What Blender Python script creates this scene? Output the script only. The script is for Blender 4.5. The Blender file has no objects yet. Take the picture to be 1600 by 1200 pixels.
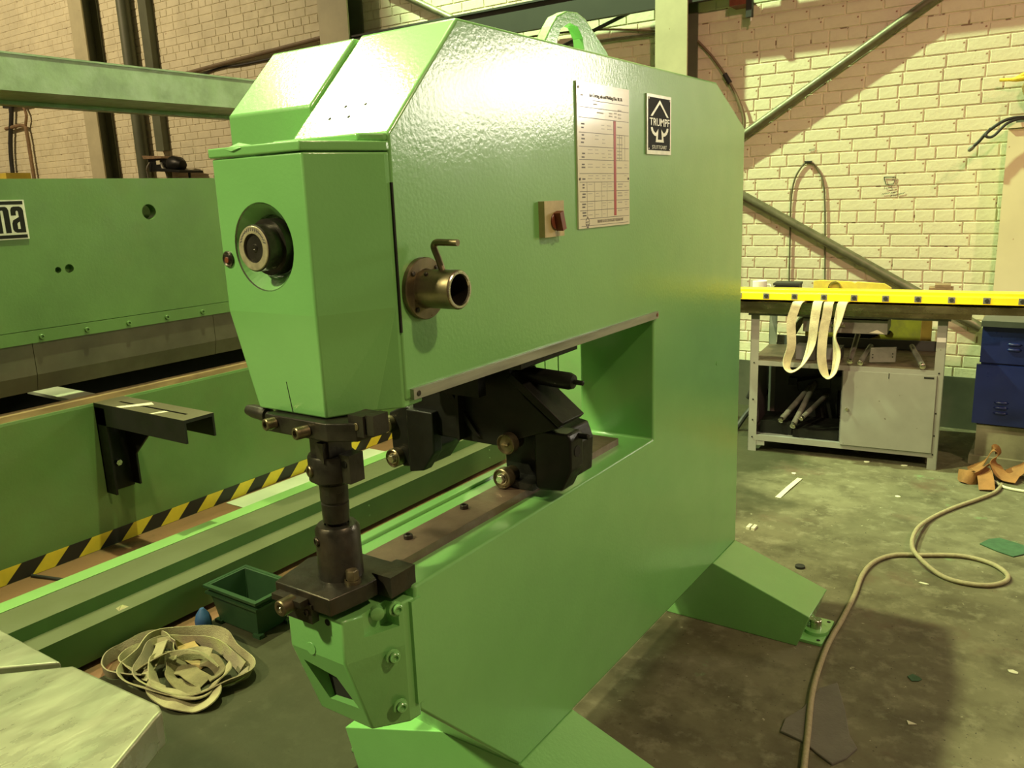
import bpy, bmesh, math, random
from mathutils import Vector, Matrix
random.seed(7)
S = bpy.context.scene
COL = S.collection
# ------------------------------------------------------------------ camera
yaw, pitch, roll, FPX = -0.60473, -0.22472, -0.03761, 1280.79
CAMP = Vector((1.00513, 0.0, 1.6))
fwd = Vector((math.sin(yaw)*math.cos(pitch), math.cos(yaw)*math.cos(pitch), math.sin(pitch)))
rgt = Vector((math.cos(yaw), -math.sin(yaw), 0)); up = rgt.cross(fwd)
r2 = math.cos(roll)*rgt + math.sin(roll)*up; u2 = -math.sin(roll)*rgt + math.cos(roll)*up
cd = bpy.data.cameras.new('camera'); cam = bpy.data.objects.new('camera', cd); COL.objects.link(cam)
cd.sensor_width = 36.0; cd.sensor_fit = 'HORIZONTAL'; cd.lens = FPX/1600*36; cd.clip_start = .02; cd.clip_end = 100
cam.matrix_world = Matrix(((r2.x, u2.x, -fwd.x, CAMP.x), (r2.y, u2.y, -fwd.y, CAMP.y), (r2.z, u2.z, -fwd.z, CAMP.z), (0, 0, 0, 1)))
S.camera = cam
# ------------------------------------------------------------------ world, lamps, exposure
S.view_settings.view_transform = 'Standard'; S.view_settings.look = 'None'
S.view_settings.exposure = 0.0; S.view_settings.gamma = 1.0; S.view_settings.use_curve_mapping = False
W = bpy.data.worlds.new('world'); S.world = W; W.use_nodes = True
W.node_tree.nodes['Background'].inputs[0].default_value = (1.0, .80, .46, 1)
W.node_tree.nodes['Background'].inputs[1].default_value = .12
def lamp(name, loc, target, power, color, size=.5, cone=None, blend=.4):
    l = bpy.data.lights.new(name, 'SPOT' if cone else 'AREA')
    l.energy = power; l.color = color
    if cone: l.spot_size = math.radians(cone); l.spot_blend = blend; l.shadow_soft_size = size/2
    else: l.shape = 'DISK'; l.size = size
    o = bpy.data.objects.new(name, l); COL.objects.link(o); o.location = loc
    o.rotation_euler = (Vector(target)-Vector(loc)).to_track_quat('-Z', 'Y').to_euler()
    return o
GREENISH = (.74, 1.0, .50); WARM = (1.0, .78, .46); NEUT = (1.0, .95, .52)
lamp('wall_flood_lamp', (-5.3, 3.4, 7.7), (0.0, 7.2, 2.0), 6000, GREENISH, .20, cone=56, blend=.45)
lamp('high_bay_lamp_over_machine', (-1.76, 2.54, 6.0), (-1.3, 2.2, 0), 1500, (.88, 1.0, .46), .13, cone=74, blend=.2)
lamp('high_bay_lamp_over_brake', (-4.1, 1.6, 5.9), (-3.0, 1.4, 0), 600, (.90, 1.0, .50), .80, cone=84)
lamp('high_bay_lamp_right', (4.6, 1.2, 6.0), (2.0, 1.5, 0), 800, (1.0, .73, .45), .30, cone=100)
lamp('high_bay_lamp_left', (-9.5, .6, 6.2), (-9.5, 4.5, 0), 1250, WARM, .45, cone=110)
lamp('high_bay_lamp_front', (-3.0, -3.4, 6.0), (-.6, .7, .4), 2100, (1.0, .92, .52), .35, cone=50, blend=.3)
lamp('pink_wall_fill', (1.9, .3, 4.1), (-.6, 5.95, 2.5), 500, (1.0, .50, .38), .35, cone=50, blend=.5)  # added warm fill light for the wall, not an actual fitting

# ------------------------------------------------------------------ helpers
def nn(nt, t, **kw):
    n = nt.nodes.new(t)
    for k, v in kw.items(): setattr(n, k, v)
    return n
def mat(name, base, rough=.5, metal=0.0, var=.12, vscale=6.0, bump=0.0, bscale=60.0, c2=None, mixscale=3.0, mixlo=.5, mixhi=.7,
        coat=0.0, spec=.5, rvar=0.0, stretch=None, emit=None, speck=None, speckscale=80, specklo=.68):
    m = bpy.data.materials.new(name); m.use_nodes = True; nt = m.node_tree
    b = nt.nodes['Principled BSDF']
    b.inputs['Roughness'].default_value = rough; b.inputs['Metallic'].default_value = metal
    b.inputs['Coat Weight'].default_value = coat; b.inputs['Coat Roughness'].default_value = .11
    b.inputs['Specular IOR Level'].default_value = spec
    tc = nn(nt, 'ShaderNodeTexCoord'); src = tc.outputs['Object']
    if stretch:
        mp = nn(nt, 'ShaderNodeMapping'); mp.inputs['Scale'].default_value = stretch
        nt.links.new(src, mp.inputs[0]); src = mp.outputs[0]
    def noise(sc, det=4, rgh=.6):
        n = nn(nt, 'ShaderNodeTexNoise'); n.inputs['Scale'].default_value = sc; n.inputs['Detail'].default_value = det
        n.inputs['Roughness'].default_value = rgh; nt.links.new(src, n.inputs['Vector']); return n
    def ramp(fac, lo, hi):
        r = nn(nt, 'ShaderNodeMapRange'); r.inputs[1].default_value = lo; r.inputs[2].default_value = hi
        nt.links.new(fac, r.inputs[0]); return r.outputs[0]
    def mix(fac, a, c):
        x = nn(nt, 'ShaderNodeMix'); x.data_type = 'RGBA'
        if fac is not None: nt.links.new(fac, x.inputs[0])
        for sock, v in ((x.inputs[6], a), (x.inputs[7], c)):
            if isinstance(v, tuple): sock.default_value = (*v, 1)
            else: nt.links.new(v, sock)
        return x.outputs[2]
    n1 = noise(vscale)
    lo = tuple(max(0, c*(1-var)) for c in base); hi = tuple(min(1, c*(1+var)) for c in base)
    colr = mix(ramp(n1.outputs['Fac'], .3, .7), lo, hi)
    if c2:
        n2 = noise(mixscale, 5); colr = mix(ramp(n2.outputs['Fac'], mixlo, mixhi), colr, c2)
    if speck:
        n3 = noise(speckscale, 2); colr = mix(ramp(n3.outputs['Fac'], specklo, specklo+.03), colr, speck)
    nt.links.new(colr, b.inputs['Base Color'])
    if rvar:
        n4 = noise(vscale*2.3, 5); r = nn(nt, 'ShaderNodeMapRange'); r.inputs[1].default_value = .3; r.inputs[2].default_value = .7
        r.inputs[3].default_value = max(.03, rough-rvar); r.inputs[4].default_value = min(1, rough+rvar)
        nt.links.new(n4.outputs['Fac'], r.inputs[0]); nt.links.new(r.outputs[0], b.inputs['Roughness'])
    if bump:
        n5 = noise(bscale, 3); bp = nn(nt, 'ShaderNodeBump'); bp.inputs['Strength'].default_value = bump; bp.inputs['Distance'].default_value = .01
        nt.links.new(n5.outputs['Fac'], bp.inputs['Height']); nt.links.new(bp.outputs[0], b.inputs['Normal'])
        nt.links.new(bp.outputs[0], b.inputs['Coat Normal'])
    if emit:
        b.inputs['Emission Color'].default_value = (*emit[0], 1); b.inputs['Emission Strength'].default_value = emit[1]
    return m
M = {}
M['green'] = mat('machine_green_enamel', (.195, .490, .140), .38, var=.05, vscale=4, bump=.05, bscale=110, coat=1.0, rvar=.05)
M['green_top'] = M['green']
M['brake_green'] = mat('brake_green_paint', (.105, .205, .060), .42, var=.14, vscale=3, bump=.06, bscale=70, rvar=.08, c2=(.12, .19, .06), mixscale=1.3)
M['beam_green'] = mat('worn_light_green_paint', (.23, .32, .20), .38, var=.2, vscale=9, bump=.15, bscale=30, rvar=.1, c2=(.33, .42, .32), mixscale=4)
M['trough'] = mat('dusty_green_paint', (.15, .30, .10), .5, var=.15, vscale=3, rvar=.1, c2=(.19, .26, .12), mixscale=2.0, mixlo=.45, mixhi=.75)
M['steel'] = mat('dark_oiled_steel', (.060, .056, .044), .38, .75, var=.35, vscale=14, bump=.08, bscale=60, rvar=.12, c2=(.080, .062, .040), mixscale=8)
M['steel2'] = mat('brown_steel_rail', (.17, .125, .085), .5, .5, var=.25, vscale=10, bump=.08, bscale=70, rvar=.1)
M['bright'] = mat('bright_steel', (.62, .58, .46), .28, 1.0, var=.2, vscale=25, rvar=.1)
M['brass'] = mat('worn_dial_metal', (.60, .55, .36), .42, .7, var=.25, vscale=40, rvar=.1)
M['bronze'] = mat('browned_steel', (.20, .165, .095), .38, .85, var=.3, vscale=22, rvar=.12)
M['conemetal'] = mat('machined_green_tinted_cone', (.42, .52, .36), .22, .9, var=.2, vscale=12, rvar=.08)
M['black'] = mat('black_machine_paint', (.009, .0095, .0075), .42, spec=.28, var=.4, vscale=12, bump=.06, bscale=60, rvar=.1)
M['hole'] = mat('dark_hole', (.012, .012, .008), .9, var=.3)
M['silver'] = mat('aluminium_strip', (.36, .37, .29), .42, .6, var=.3, vscale=30, rvar=.12, stretch=(1, .12, 1))
M['cream'] = mat('chart_cream_enamel', (.83, .79, .62), .22, var=.05, vscale=5, coat=1.0, spec=.8)
M['ink'] = mat('chart_ink', (.12, .11, .10), .5)
M['inklight'] = mat('chart_ink_grey', (.42, .40, .33), .5)
M['red'] = mat('chart_red_print', (.42, .035, .04), .4)
M['redknob'] = mat('red_brown_knob', (.19, .05, .022), .4, var=.2, vscale=30)
M['switch'] = mat('switch_cream_plastic', (.50, .42, .20), .5, var=.15, vscale=30)
M['plateblack'] = mat('name_plate_black', (.014, .014, .012), .6, var=.3, spec=.15)
M['platesilver'] = mat('name_plate_silver', (.62, .61, .50), .35, .5, var=.15, vscale=30)
M['tapeblack'] = mat('hazard_tape_black', (.016, .015, .012), .5)
M['tapeyellow'] = mat('hazard_tape_yellow', (.72, .55, .04), .5, var=.1, vscale=12)
M['punch'] = mat('press_tool_grey_steel', (.12, .11, .078), .5, .5, var=.2, vscale=5, rvar=.1, c2=(.12, .10, .07), mixscale=2)
M['rust'] = mat('worn_rusty_bed_rail', (.40, .27, .14), .55, .3, var=.3, vscale=14, stretch=(1, .3, 1), c2=(.19, .12, .07), mixscale=8, mixlo=.55, mixhi=.7)
M['pale'] = mat('pale_sheet', (.55, .60, .45), .5, var=.08)
M['brick'] = mat('cream_painted_brick', (.74, .70, .50), .62, var=.10, vscale=3.0, bump=.25, bscale=45, c2=(.62, .58, .40), mixscale=5, mixlo=.5, mixhi=.72, speck=(.35, .20, .12), speckscale=16, specklo=.735)
M['mortar'] = mat('painted_mortar', (.70, .65, .46), .8, var=.15, vscale=12, bump=.4, bscale=60, speck=(.26, .19, .12), speckscale=14, specklo=.66)
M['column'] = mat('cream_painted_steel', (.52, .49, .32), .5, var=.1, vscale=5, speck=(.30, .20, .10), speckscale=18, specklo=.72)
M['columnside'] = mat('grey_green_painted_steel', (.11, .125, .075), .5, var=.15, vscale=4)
M['darkbeam'] = mat('dark_green_beam_paint', (.026, .028, .018), .6, var=.15, vscale=4)
M['galv'] = mat('dull_pipe', (.15, .145, .085), .45, .3, var=.25, vscale=14, rvar=.1)
M['cable'] = mat('brown_cable', (.19, .14, .08), .6, var=.15)
M['blackrubber'] = mat('black_rubber', (.022, .022, .018), .6)
M['benchgrey'] = mat('grey_bench_paint', (.27, .27, .23), .5, var=.08, vscale=6, speck=(.12, .10, .07), speckscale=30, specklo=.73, rvar=.08)
M['benchdark'] = mat('dark_grey_bench_panel', (.16, .16, .15), .6, var=.15)
M['yellow'] = mat('bright_yellow_paint', (.95, .72, .02), .35, var=.05, coat=.3)
M['oldyellow'] = mat('old_yellow_paint', (.62, .50, .06), .5, var=.2, vscale=6, c2=(.45, .33, .08), mixscale=8)
M['orange'] = mat('old_orange_paint', (.50, .24, .05), .55, var=.2, vscale=8)
M['oldsteel'] = mat('polished_bar_steel', (.34, .30, .17), .24, 1.0, var=.4, vscale=7, rvar=.12, stretch=(.35, 1, 1), c2=(.45, .18, .06), mixscale=5, mixlo=.66, mixhi=.76)
M['web'] = mat('dirty_webbing', (.62, .56, .36), .85, var=.2, vscale=12, bump=.3, bscale=220, c2=(.38, .30, .20), mixscale=7, mixlo=.5, mixhi=.75)
M['webcoil'] = mat('stained_tan_webbing', (.34, .295, .165), .85, var=.25, vscale=9, bump=.35, bscale=220, c2=(.22, .17, .10), mixscale=6, mixlo=.48, mixhi=.7)
M['webdirty'] = mat('dirty_brown_webbing', (.27, .22, .145), .85, var=.25, vscale=9, bump=.35, bscale=220, c2=(.34, .34, .14), mixscale=5, mixlo=.5, mixhi=.65)
M['webdark'] = mat('oily_webbing', (.17, .14, .07), .85, var=.35, vscale=14, bump=.35, bscale=160)
M['orangeweb'] = mat('orange_webbing', (.29, .125, .038), .8, var=.25, vscale=12, bump=.3, bscale=200)
M['blue'] = mat('dark_blue_cabinet_paint', (.012, .020, .115), .32, var=.15, vscale=5, rvar=.06)
M['bluetop'] = mat('grey_cabinet_top', (.10, .10, .09), .5, var=.2)
M['plinth'] = mat('worn_plinth', (.28, .26, .17), .7, var=.3, vscale=7)
M['door'] = mat('cream_board', (.74, .68, .44), .5, var=.05, vscale=3, speck=(.45, .30, .14), speckscale=22, specklo=.74)
M['bin'] = mat('dark_green_plastic', (.022, .055, .022), .4, var=.2, vscale=6)
M['bluething'] = mat('blue_plastic', (.03, .08, .20), .5)
M['table'] = mat('greasy_cast_table', (.30, .30, .20), .3, .55, var=.2, vscale=9, rvar=.12, stretch=(1, .35, 1), c2=(.24, .30, .18), mixscale=4, mixlo=.45, mixhi=.75, bump=.08, bscale=30)
M['tableside'] = mat('cast_table_edge', (.50, .46, .34), .5, .3, var=.2, vscale=20)
M['hose'] = mat('braided_hose', (.35, .29, .17), .6, var=.15, vscale=60, bump=.4, bscale=300)
M['mug'] = mat('white_china', (.80, .80, .72), .25, var=.03)
M['wood'] = mat('brown_brick', (.23, .15, .08), .8, var=.3, vscale=20)
M['greensheet'] = mat('green_cloth', (.04, .095, .045), .9, var=.2, vscale=30)
M['litter'] = mat('pale_litter', (.62, .60, .44), .8)
M['rope'] = mat('yellow_rope', (.85, .62, .06), .7, var=.1, vscale=40, bump=.4, bscale=120)
M['hessian'] = mat('brown_leather', (.33, .22, .08), .7, var=.25, vscale=16)
M['greygrime'] = mat('grey_metal', (.20, .195, .16), .5, .4, var=.25, vscale=12)
M['pencil'] = mat('black_marker', (.05, .05, .03), .8)
M['glow'] = mat('daylight_pane', (.9, .9, .85), .3, emit=((1.0, .90, .72), 19.0))
M['screed'] = mat('grey_screed', (.14, .128, .10), .9, var=.15, vscale=8, bump=.3, bscale=60)

M['clean'] = mat('clean_light_green_paint', (.20, .38, .12), .45, var=.08, vscale=3)
def dusty_material(key, name, base, dust):
    m = M[key] = mat(name, base, .5, var=.15, vscale=3, rvar=.1); nt = m.node_tree; b = nt.nodes['Principled BSDF']
    src = b.inputs['Base Color'].links[0].from_socket
    ge = nn(nt, 'ShaderNodeNewGeometry'); sx = nn(nt, 'ShaderNodeSeparateXYZ'); nt.links.new(ge.outputs['Normal'], sx.inputs[0])
    mr = nn(nt, 'ShaderNodeMapRange'); mr.inputs[1].default_value = .7; mr.inputs[2].default_value = .95; mr.inputs[4].default_value = .9; nt.links.new(sx.outputs['Z'], mr.inputs[0])
    x = nn(nt, 'ShaderNodeMix'); x.data_type = 'RGBA'; nt.links.new(mr.outputs[0], x.inputs[0]); nt.links.new(src, x.inputs[6]); x.inputs[7].default_value = (*dust, 1)
    nt.links.new(x.outputs[2], b.inputs['Base Color'])
dusty_material('dusty', 'green_paint_dusty_on_top', (.10, .20, .065), (.105, .108, .056))
dusty_material('dustyblack', 'black_paint_dusty_on_top', (.010, .010, .008), (.11, .10, .06))
def shade(me, ang=35):
    for p in me.polygons: p.use_smooth = True
    try: me.set_sharp_from_angle(angle=math.radians(ang))
    except Exception: pass
def rootloc(p):
    v = Vector((0, 0, 0))
    while p is not None:
        v += p.location; p = p.parent
    return v
def link(name, me, m, parent=None, smooth=True):
    if m is not None and not me.materials: me.materials.append(m)
    if parent is not None: me.transform(Matrix.Translation(-rootloc(parent)))
    if smooth: shade(me)
    o = bpy.data.objects.new(name, me); COL.objects.link(o)
    if parent is not None: o.parent = parent
    return o
def tag(o, label=None, cat=None, group=None, kind=None):
    if label: o['label'] = label
    if cat: o['category'] = cat
    if group: o['group'] = group
    if kind: o['kind'] = kind
    return o
def thing(name, loc, label, cat, group=None):
    o = bpy.data.objects.new(name, None); COL.objects.link(o); o.location = loc; o.empty_display_size = .1
    return tag(o, label, cat, group)
def tomesh(bm, name):
    bmesh.ops.recalc_face_normals(bm, faces=bm.faces[:])
    me = bpy.data.meshes.new(name); bm.to_mesh(me); bm.free(); return me
def bev(bm, w, seg=2, ang=25):
    if w <= 0: return
    es = [e for e in bm.edges if len(e.link_faces) == 2 and e.calc_face_angle(0) > math.radians(ang)]
    if es:
        r = bmesh.ops.bevel(bm, geom=es, offset=w, segments=seg, profile=.6, affect='EDGES', clamp_overlap=True)
        for f in r['faces']: f.smooth = True
def bm_box(bm, x0, x1, y0, y1, z0, z1):
    v = [bm.verts.new(p) for p in ((x0,y0,z0),(x1,y0,z0),(x1,y1,z0),(x0,y1,z0),(x0,y0,z1),(x1,y0,z1),(x1,y1,z1),(x0,y1,z1))]
    for f in ((0,3,2,1),(4,5,6,7),(0,1,5,4),(1,2,6,5),(2,3,7,6),(3,0,4,7)): bm.faces.new([v[i] for i in f])
def box(name, x0, x1, y0, y1, z0, z1, m, parent=None, b=.003, seg=2):
    bm = bmesh.new(); bm_box(bm, x0, x1, y0, y1, z0, z1); bev(bm, b, seg)
    return link(name, tomesh(bm, name), m, parent, smooth=False)
def boxes(name, lst, m, parent=None, b=.002):
    bm = bmesh.new()
    for q in lst: bm_box(bm, *q)
    bev(bm, b, 1); return link(name, tomesh(bm, name), m, parent, smooth=False)
def bm_prism(bm, poly, axis, a0, a1):
    def P(u, v, a): return {'x': (a, u, v), 'y': (u, a, v), 'z': (u, v, a)}[axis]
    A = [bm.verts.new(P(u, v, a0)) for u, v in poly]; B = [bm.verts.new(P(u, v, a1)) for u, v in poly]
    n = len(poly); bm.faces.new(A); bm.faces.new(B[::-1])
    for i in range(n): bm.faces.new((A[i], B[i], B[(i+1) % n], A[(i+1) % n]))
def prism(name, poly, axis, a0, a1, m, parent=None, b=.003, seg=2):
    bm = bmesh.new(); bm_prism(bm, poly, axis, a0, a1); bmesh.ops.recalc_face_normals(bm, faces=bm.faces[:]); bev(bm, b, seg)
    return link(name, tomesh(bm, name), m, parent, smooth=False)
def frame_of(d):
    d = Vector(d).normalized(); a = Vector((0, 0, 1)) if abs(d.z) < .9 else Vector((1, 0, 0))
    u = d.cross(a).normalized(); return d, u, d.cross(u)
def bm_lathe(bm, p0, d, prof, seg=28, phase=0.0):
    """prof: list of (distance along d, radius); closed ends where radius is 0"""
    d, u, v = frame_of(d); p0 = Vector(p0); rings = []
    for t, r in prof:
        if r <= 1e-6: rings.append([bm.verts.new(p0+d*t)])
        else: rings.append([bm.verts.new(p0+d*t+u*(r*math.cos(phase+2*math.pi*i/seg))+v*(r*math.sin(phase+2*math.pi*i/seg))) for i in range(seg)])
    for a, b in zip(rings, rings[1:]):
        for i in range(seg):
            j = (i+1) % seg
            if len(a) == 1 and len(b) == 1: continue
            if len(a) == 1: bm.faces.new((a[0], b[i], b[j]))
            elif len(b) == 1: bm.faces.new((a[i], b[0], a[j]))
            else: bm.faces.new((a[i], b[i], b[j], a[j]))
def lathe(name, p0, d, prof, m, parent=None, seg=28, phase=0.0):
    bm = bmesh.new(); bm_lathe(bm, p0, d, prof, seg, phase); return link(name, tomesh(bm, name), m, parent)
def cyl(name, p0, p1, r, m, parent=None, seg=20, b=.0015, phase=0.0):
    p0 = Vector(p0); p1 = Vector(p1); L = (p1-p0).length; b = min(b, r*.4, L*.4)
    return lathe(name, p0, p1-p0, [(0, 0), (0, r-b), (b, r), (L-b, r), (L, r-b), (L, 0)], m, parent, seg, phase)
def socket(name, p, d, r, L, m, parent=None, hole=True):
    """socket head cap screw: head with recessed hexagonal hole, axis d pointing outward"""
    bm = bmesh.new(); bm_lathe(bm, p, d, [(0, 0), (0, r), (L-.0015, r), (L, r-.0015), (L, r*.55), (L-min(L*.6, r*.8), r*.5), (L-min(L*.6, r*.8), 0)], 18)
    return link(name, tomesh(bm, name), m, parent)
def hexbolt(name, p, d, r, L, m, parent=None):
    bm = bmesh.new(); bm_lathe(bm, p, d, [(0, 0), (0, r*1.25), (L*.25, r*1.25), (L*.25, r)], 20)
    bm_lathe(bm, p, d, [(L*.25, 0), (L*.25, r), (L*.9, r), (L, r*.85), (L, 0)], 6)
    return link(name, tomesh(bm, name), m, parent)
def smoothpath(pts, n=8):
    P = [Vector(p) for p in pts]; P = [P[0]*2-P[1]] + P + [P[-1]*2-P[-2]]; out = []
    for i in range(1, len(P)-2):
        a, b, c, d = P[i-1:i+3]
        for k in range(n):
            t = k/n; out.append(.5*((2*b)+(c-a)*t+(2*a-5*b+4*c-d)*t*t+(3*b-a-3*c+d)*t**3))
    out.append(P[-2]); return out
def bm_tube(bm, path, r, seg=10):
    n = len(path); ring0 = None; prevu = None; rings = []
    for i, p in enumerate(path):
        t = (path[min(i+1, n-1)]-path[max(i-1, 0)]).normalized()
        if prevu is None: _, prevu, _ = frame_of(t)
        u = (prevu-t*prevu.dot(t)).normalized(); v = t.cross(u); prevu = u
        rr = r(i/(n-1)) if callable(r) else r
        rings.append([bm.verts.new(p+u*(rr*math.cos(2*math.pi*k/seg))+v*(rr*math.sin(2*math.pi*k/seg))) for k in range(seg)])
    for a, b in zip(rings, rings[1:]):
        for k in range(seg): bm.faces.new((a[k], a[(k+1) % seg], b[(k+1) % seg], b[k]))
    bm.faces.new(rings[0][::-1]); bm.faces.new(rings[-1])
def tube(name, pts, r, m, parent=None, n=8, seg=10, smooth=True):
    path = smoothpath(pts, n) if smooth else [Vector(p) for p in pts]
    bm = bmesh.new(); bm_tube(bm, path, r, seg); return link(name, tomesh(bm, name), m, parent)
def ribbon(name, pts, wid, m, parent=None, width=.05, th=.004, n=8):
    """flat strap along pts; wid = list of width directions, one for each point"""
    path = smoothpath(pts, n); wd = smoothpath(wid, n); bm = bmesh.new(); rings = []
    for i, p in enumerate(path):
        t = (path[min(i+1, len(path)-1)]-path[max(i-1, 0)]).normalized()
        w = wd[i]; w = (w-t*w.dot(t)); w = w.normalized() if w.length > 1e-4 else frame_of(t)[1]
        nrm = t.cross(w)
        rings.append([bm.verts.new(p+w*(a*width/2)+nrm*(b*th/2)) for a, b in ((-1, -1), (0, -1.3), (1, -1), (1, 1), (0, 1.3), (-1, 1))])
    for a, b in zip(rings, rings[1:]):
        for k in range(6): bm.faces.new((a[k], a[(k+1) % 6], b[(k+1) % 6], b[k]))
    bm.faces.new(rings[0][::-1]); bm.faces.new(rings[-1])
    return link(name, tomesh(bm, name), m, parent)
def poly3(name, verts, faces, m, parent=None, b=.0):
    bm = bmesh.new(); V = [bm.verts.new(v) for v in verts]
    for f in faces: bm.faces.new([V[i] for i in f])
    bmesh.ops.recalc_face_normals(bm, faces=bm.faces[:]); bev(bm, b, 2)
    return link(name, tomesh(bm, name), m, parent, smooth=False)
def cut(o, cutter_bm):
    """boolean difference baked into the mesh"""
    bmesh.ops.recalc_face_normals(cutter_bm, faces=cutter_bm.faces[:])
    me = bpy.data.meshes.new('cutter'); cutter_bm.to_mesh(me); cutter_bm.free()
    me.transform(Matrix.Translation(-rootloc(o)))
    c = bpy.data.objects.new('cutter', me); COL.objects.link(c); c.location = rootloc(o)
    md = o.modifiers.new('cut', 'BOOLEAN'); md.operation = 'DIFFERENCE'; md.object = c; md.solver = 'EXACT'
    bpy.context.view_layer.update(); dg = bpy.context.evaluated_depsgraph_get()
    new = bpy.data.meshes.new_from_object(o.evaluated_get(dg)); o.modifiers.remove(md)
    old = o.data; o.data = new; bpy.data.objects.remove(c); bpy.data.meshes.remove(old)
def text(name, body, origin, xdir, ydir, height, width, m, parent=None, depth=.0006, bold=0.0, align='CENTER'):
    cu = bpy.data.curves.new(name, 'FONT'); cu.body = body; cu.align_x = 'LEFT'; cu.size = 1; cu.offset = bold; cu.extrude = .5; cu.resolution_u = 3
    to = bpy.data.objects.new(name, cu); COL.objects.link(to); bpy.context.view_layer.update()
    me = bpy.data.meshes.new_from_object(to.evaluated_get(bpy.context.evaluated_depsgraph_get())); bpy.data.objects.remove(to)
    xs = [v.co.x for v in me.vertices]; ys = [v.co.y for v in me.vertices]
    x0, x1, y0, y1 = min(xs), max(xs), min(ys), max(ys)
    X = Vector(xdir); Y = Vector(ydir); N = X.cross(Y); O = Vector(origin)
    for v in me.vertices:
        a = (v.co.x-x0)/(x1-x0)-.5; b = (v.co.y-y0)/(y1-y0)-.5
        v.co = O+X*(a*width)+Y*(b*height)+N*(v.co.z*depth*2)
    me.materials.clear(); return link(name, me, m, parent, smooth=False)
def stroke(name, pts2, m, parent, P, r=.002):
    """marker line: flat ribbon of small boxes through points"""
    bm = bmesh.new(); bm_tube(bm, [Vector(P(*p)) for p in pts2], r, 4); return link(name, tomesh(bm, name), m, parent)
def circ(cx, cy, r, n=24, a0=0.0, a1=2*math.pi):
    return [(cx+r*math.cos(a0+(a1-a0)*i/n), cy+r*math.sin(a0+(a1-a0)*i/n)) for i in range(n)]
def copy_tree(o, parent=None):
    c = o.copy(); COL.objects.link(c); c.parent = parent
    for ch in o.children: copy_tree(ch, c)
    return c
# ------------------------------------------------------------------ floor
def floor_material():
    m = bpy.data.materials.new('stained_concrete'); m.use_nodes = True; nt = m.node_tree; b = nt.nodes['Principled BSDF']
    tc = nn(nt, 'ShaderNodeTexCoord')
    def noise(sc, det=5, off=(0, 0, 0)):
        mp = nn(nt, 'ShaderNodeMapping'); mp.inputs['Location'].default_value = off; nt.links.new(tc.outputs['Object'], mp.inputs[0])
        n = nn(nt, 'ShaderNodeTexNoise'); n.inputs['Scale'].default_value = sc; n.inputs['Detail'].default_value = det; n.inputs['Roughness'].default_value = .65
        nt.links.new(mp.outputs[0], n.inputs['Vector']); return n.outputs['Fac']
    def rng(f, lo, hi):
        r = nn(nt, 'ShaderNodeMapRange'); r.inputs[1].default_value = lo; r.inputs[2].default_value = hi; nt.links.new(f, r.inputs[0]); return r.outputs[0]
    def mix(f, a, c):
        x = nn(nt, 'ShaderNodeMix'); x.data_type = 'RGBA'; nt.links.new(f, x.inputs[0])
        for s, v in ((x.inputs[6], a), (x.inputs[7], c)):
            if isinstance(v, tuple): s.default_value = (*v, 1)
            else: nt.links.new(v, s)
        return x.outputs[2]
    c = mix(rng(noise(1.1), .35, .65), (.118, .105, .062), (.185, .172, .105))
    c = mix(rng(noise(5.0, 8, (3, 1, 0)), .45, .68), c, (.082, .072, .042))
    c = mix(rng(noise(13.0, 6, (6, 1, 0)), .52, .70), c, (.21, .195, .125))
    c = mix(rng(noise(2.3, 5, (7, 2, 0)), .58, .72), c, (.125, .085, .055))
    c = mix(rng(noise(3.1, 6, (1, 9, 0)), .66, .70), c, (.15, .20, .10))
    c = mix(rng(noise(30, 3, (2, 2, 0)), .69, .72), c, (.34, .32, .22))
    c = mix(rng(noise(60, 2, (5, 2, 0)), .69, .72), c, (.045, .04, .03))
    # darker floor colour left of the machine, with a noisy edge
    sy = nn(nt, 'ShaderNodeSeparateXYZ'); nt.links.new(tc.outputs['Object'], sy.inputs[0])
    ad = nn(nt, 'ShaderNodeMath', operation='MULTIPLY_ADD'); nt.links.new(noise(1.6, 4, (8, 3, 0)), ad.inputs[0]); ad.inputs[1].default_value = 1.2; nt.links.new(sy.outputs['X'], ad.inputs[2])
    left_dark = nn(nt, 'ShaderNodeMapRange'); left_dark.inputs[1].default_value = .45; left_dark.inputs[2].default_value = .15; left_dark.inputs[4].default_value = .9; nt.links.new(ad.outputs[0], left_dark.inputs[0])
    c = mix(left_dark.outputs[0], c, (.030, .032, .014))
    # red oxide painted lane along the press brake
    sx = nn(nt, 'ShaderNodeSeparateXYZ'); nt.links.new(tc.outputs['Object'], sx.inputs[0])
    lane = nn(nt, 'ShaderNodeMath', operation='LESS_THAN'); nt.links.new(sx.outputs['X'], lane.inputs[0]); lane.inputs[1].default_value = -1.70
    wear = nn(nt, 'ShaderNodeMath', operation='MULTIPLY'); nt.links.new(lane.outputs[0], wear.inputs[0]); nt.links.new(rng(noise(2.2, 5, (4, 4, 0)), .30, .45), wear.inputs[1])
    c = mix(wear.outputs[0], c, (.20, .105, .055))
    nt.links.new(c, b.inputs['Base Color']); b.inputs['Specular IOR Level'].default_value = .25
    r = nn(nt, 'ShaderNodeMapRange'); r.inputs[1].default_value = .3; r.inputs[2].default_value = .7; r.inputs[3].default_value = .5; r.inputs[4].default_value = .8
    nt.links.new(noise(4, 4), r.inputs[0]); nt.links.new(r.outputs[0], b.inputs['Roughness'])
    bp = nn(nt, 'ShaderNodeBump'); bp.inputs['Strength'].default_value = .25; bp.inputs['Distance'].default_value = .006
    nt.links.new(noise(30, 6), bp.inputs['Height']); nt.links.new(bp.outputs[0], b.inputs['Normal'])
    return m
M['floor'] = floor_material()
M['dado'] = mat('dark_dado_paint', (.075, .078, .05), .7, var=.25, vscale=4)
YW = 5.95
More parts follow.
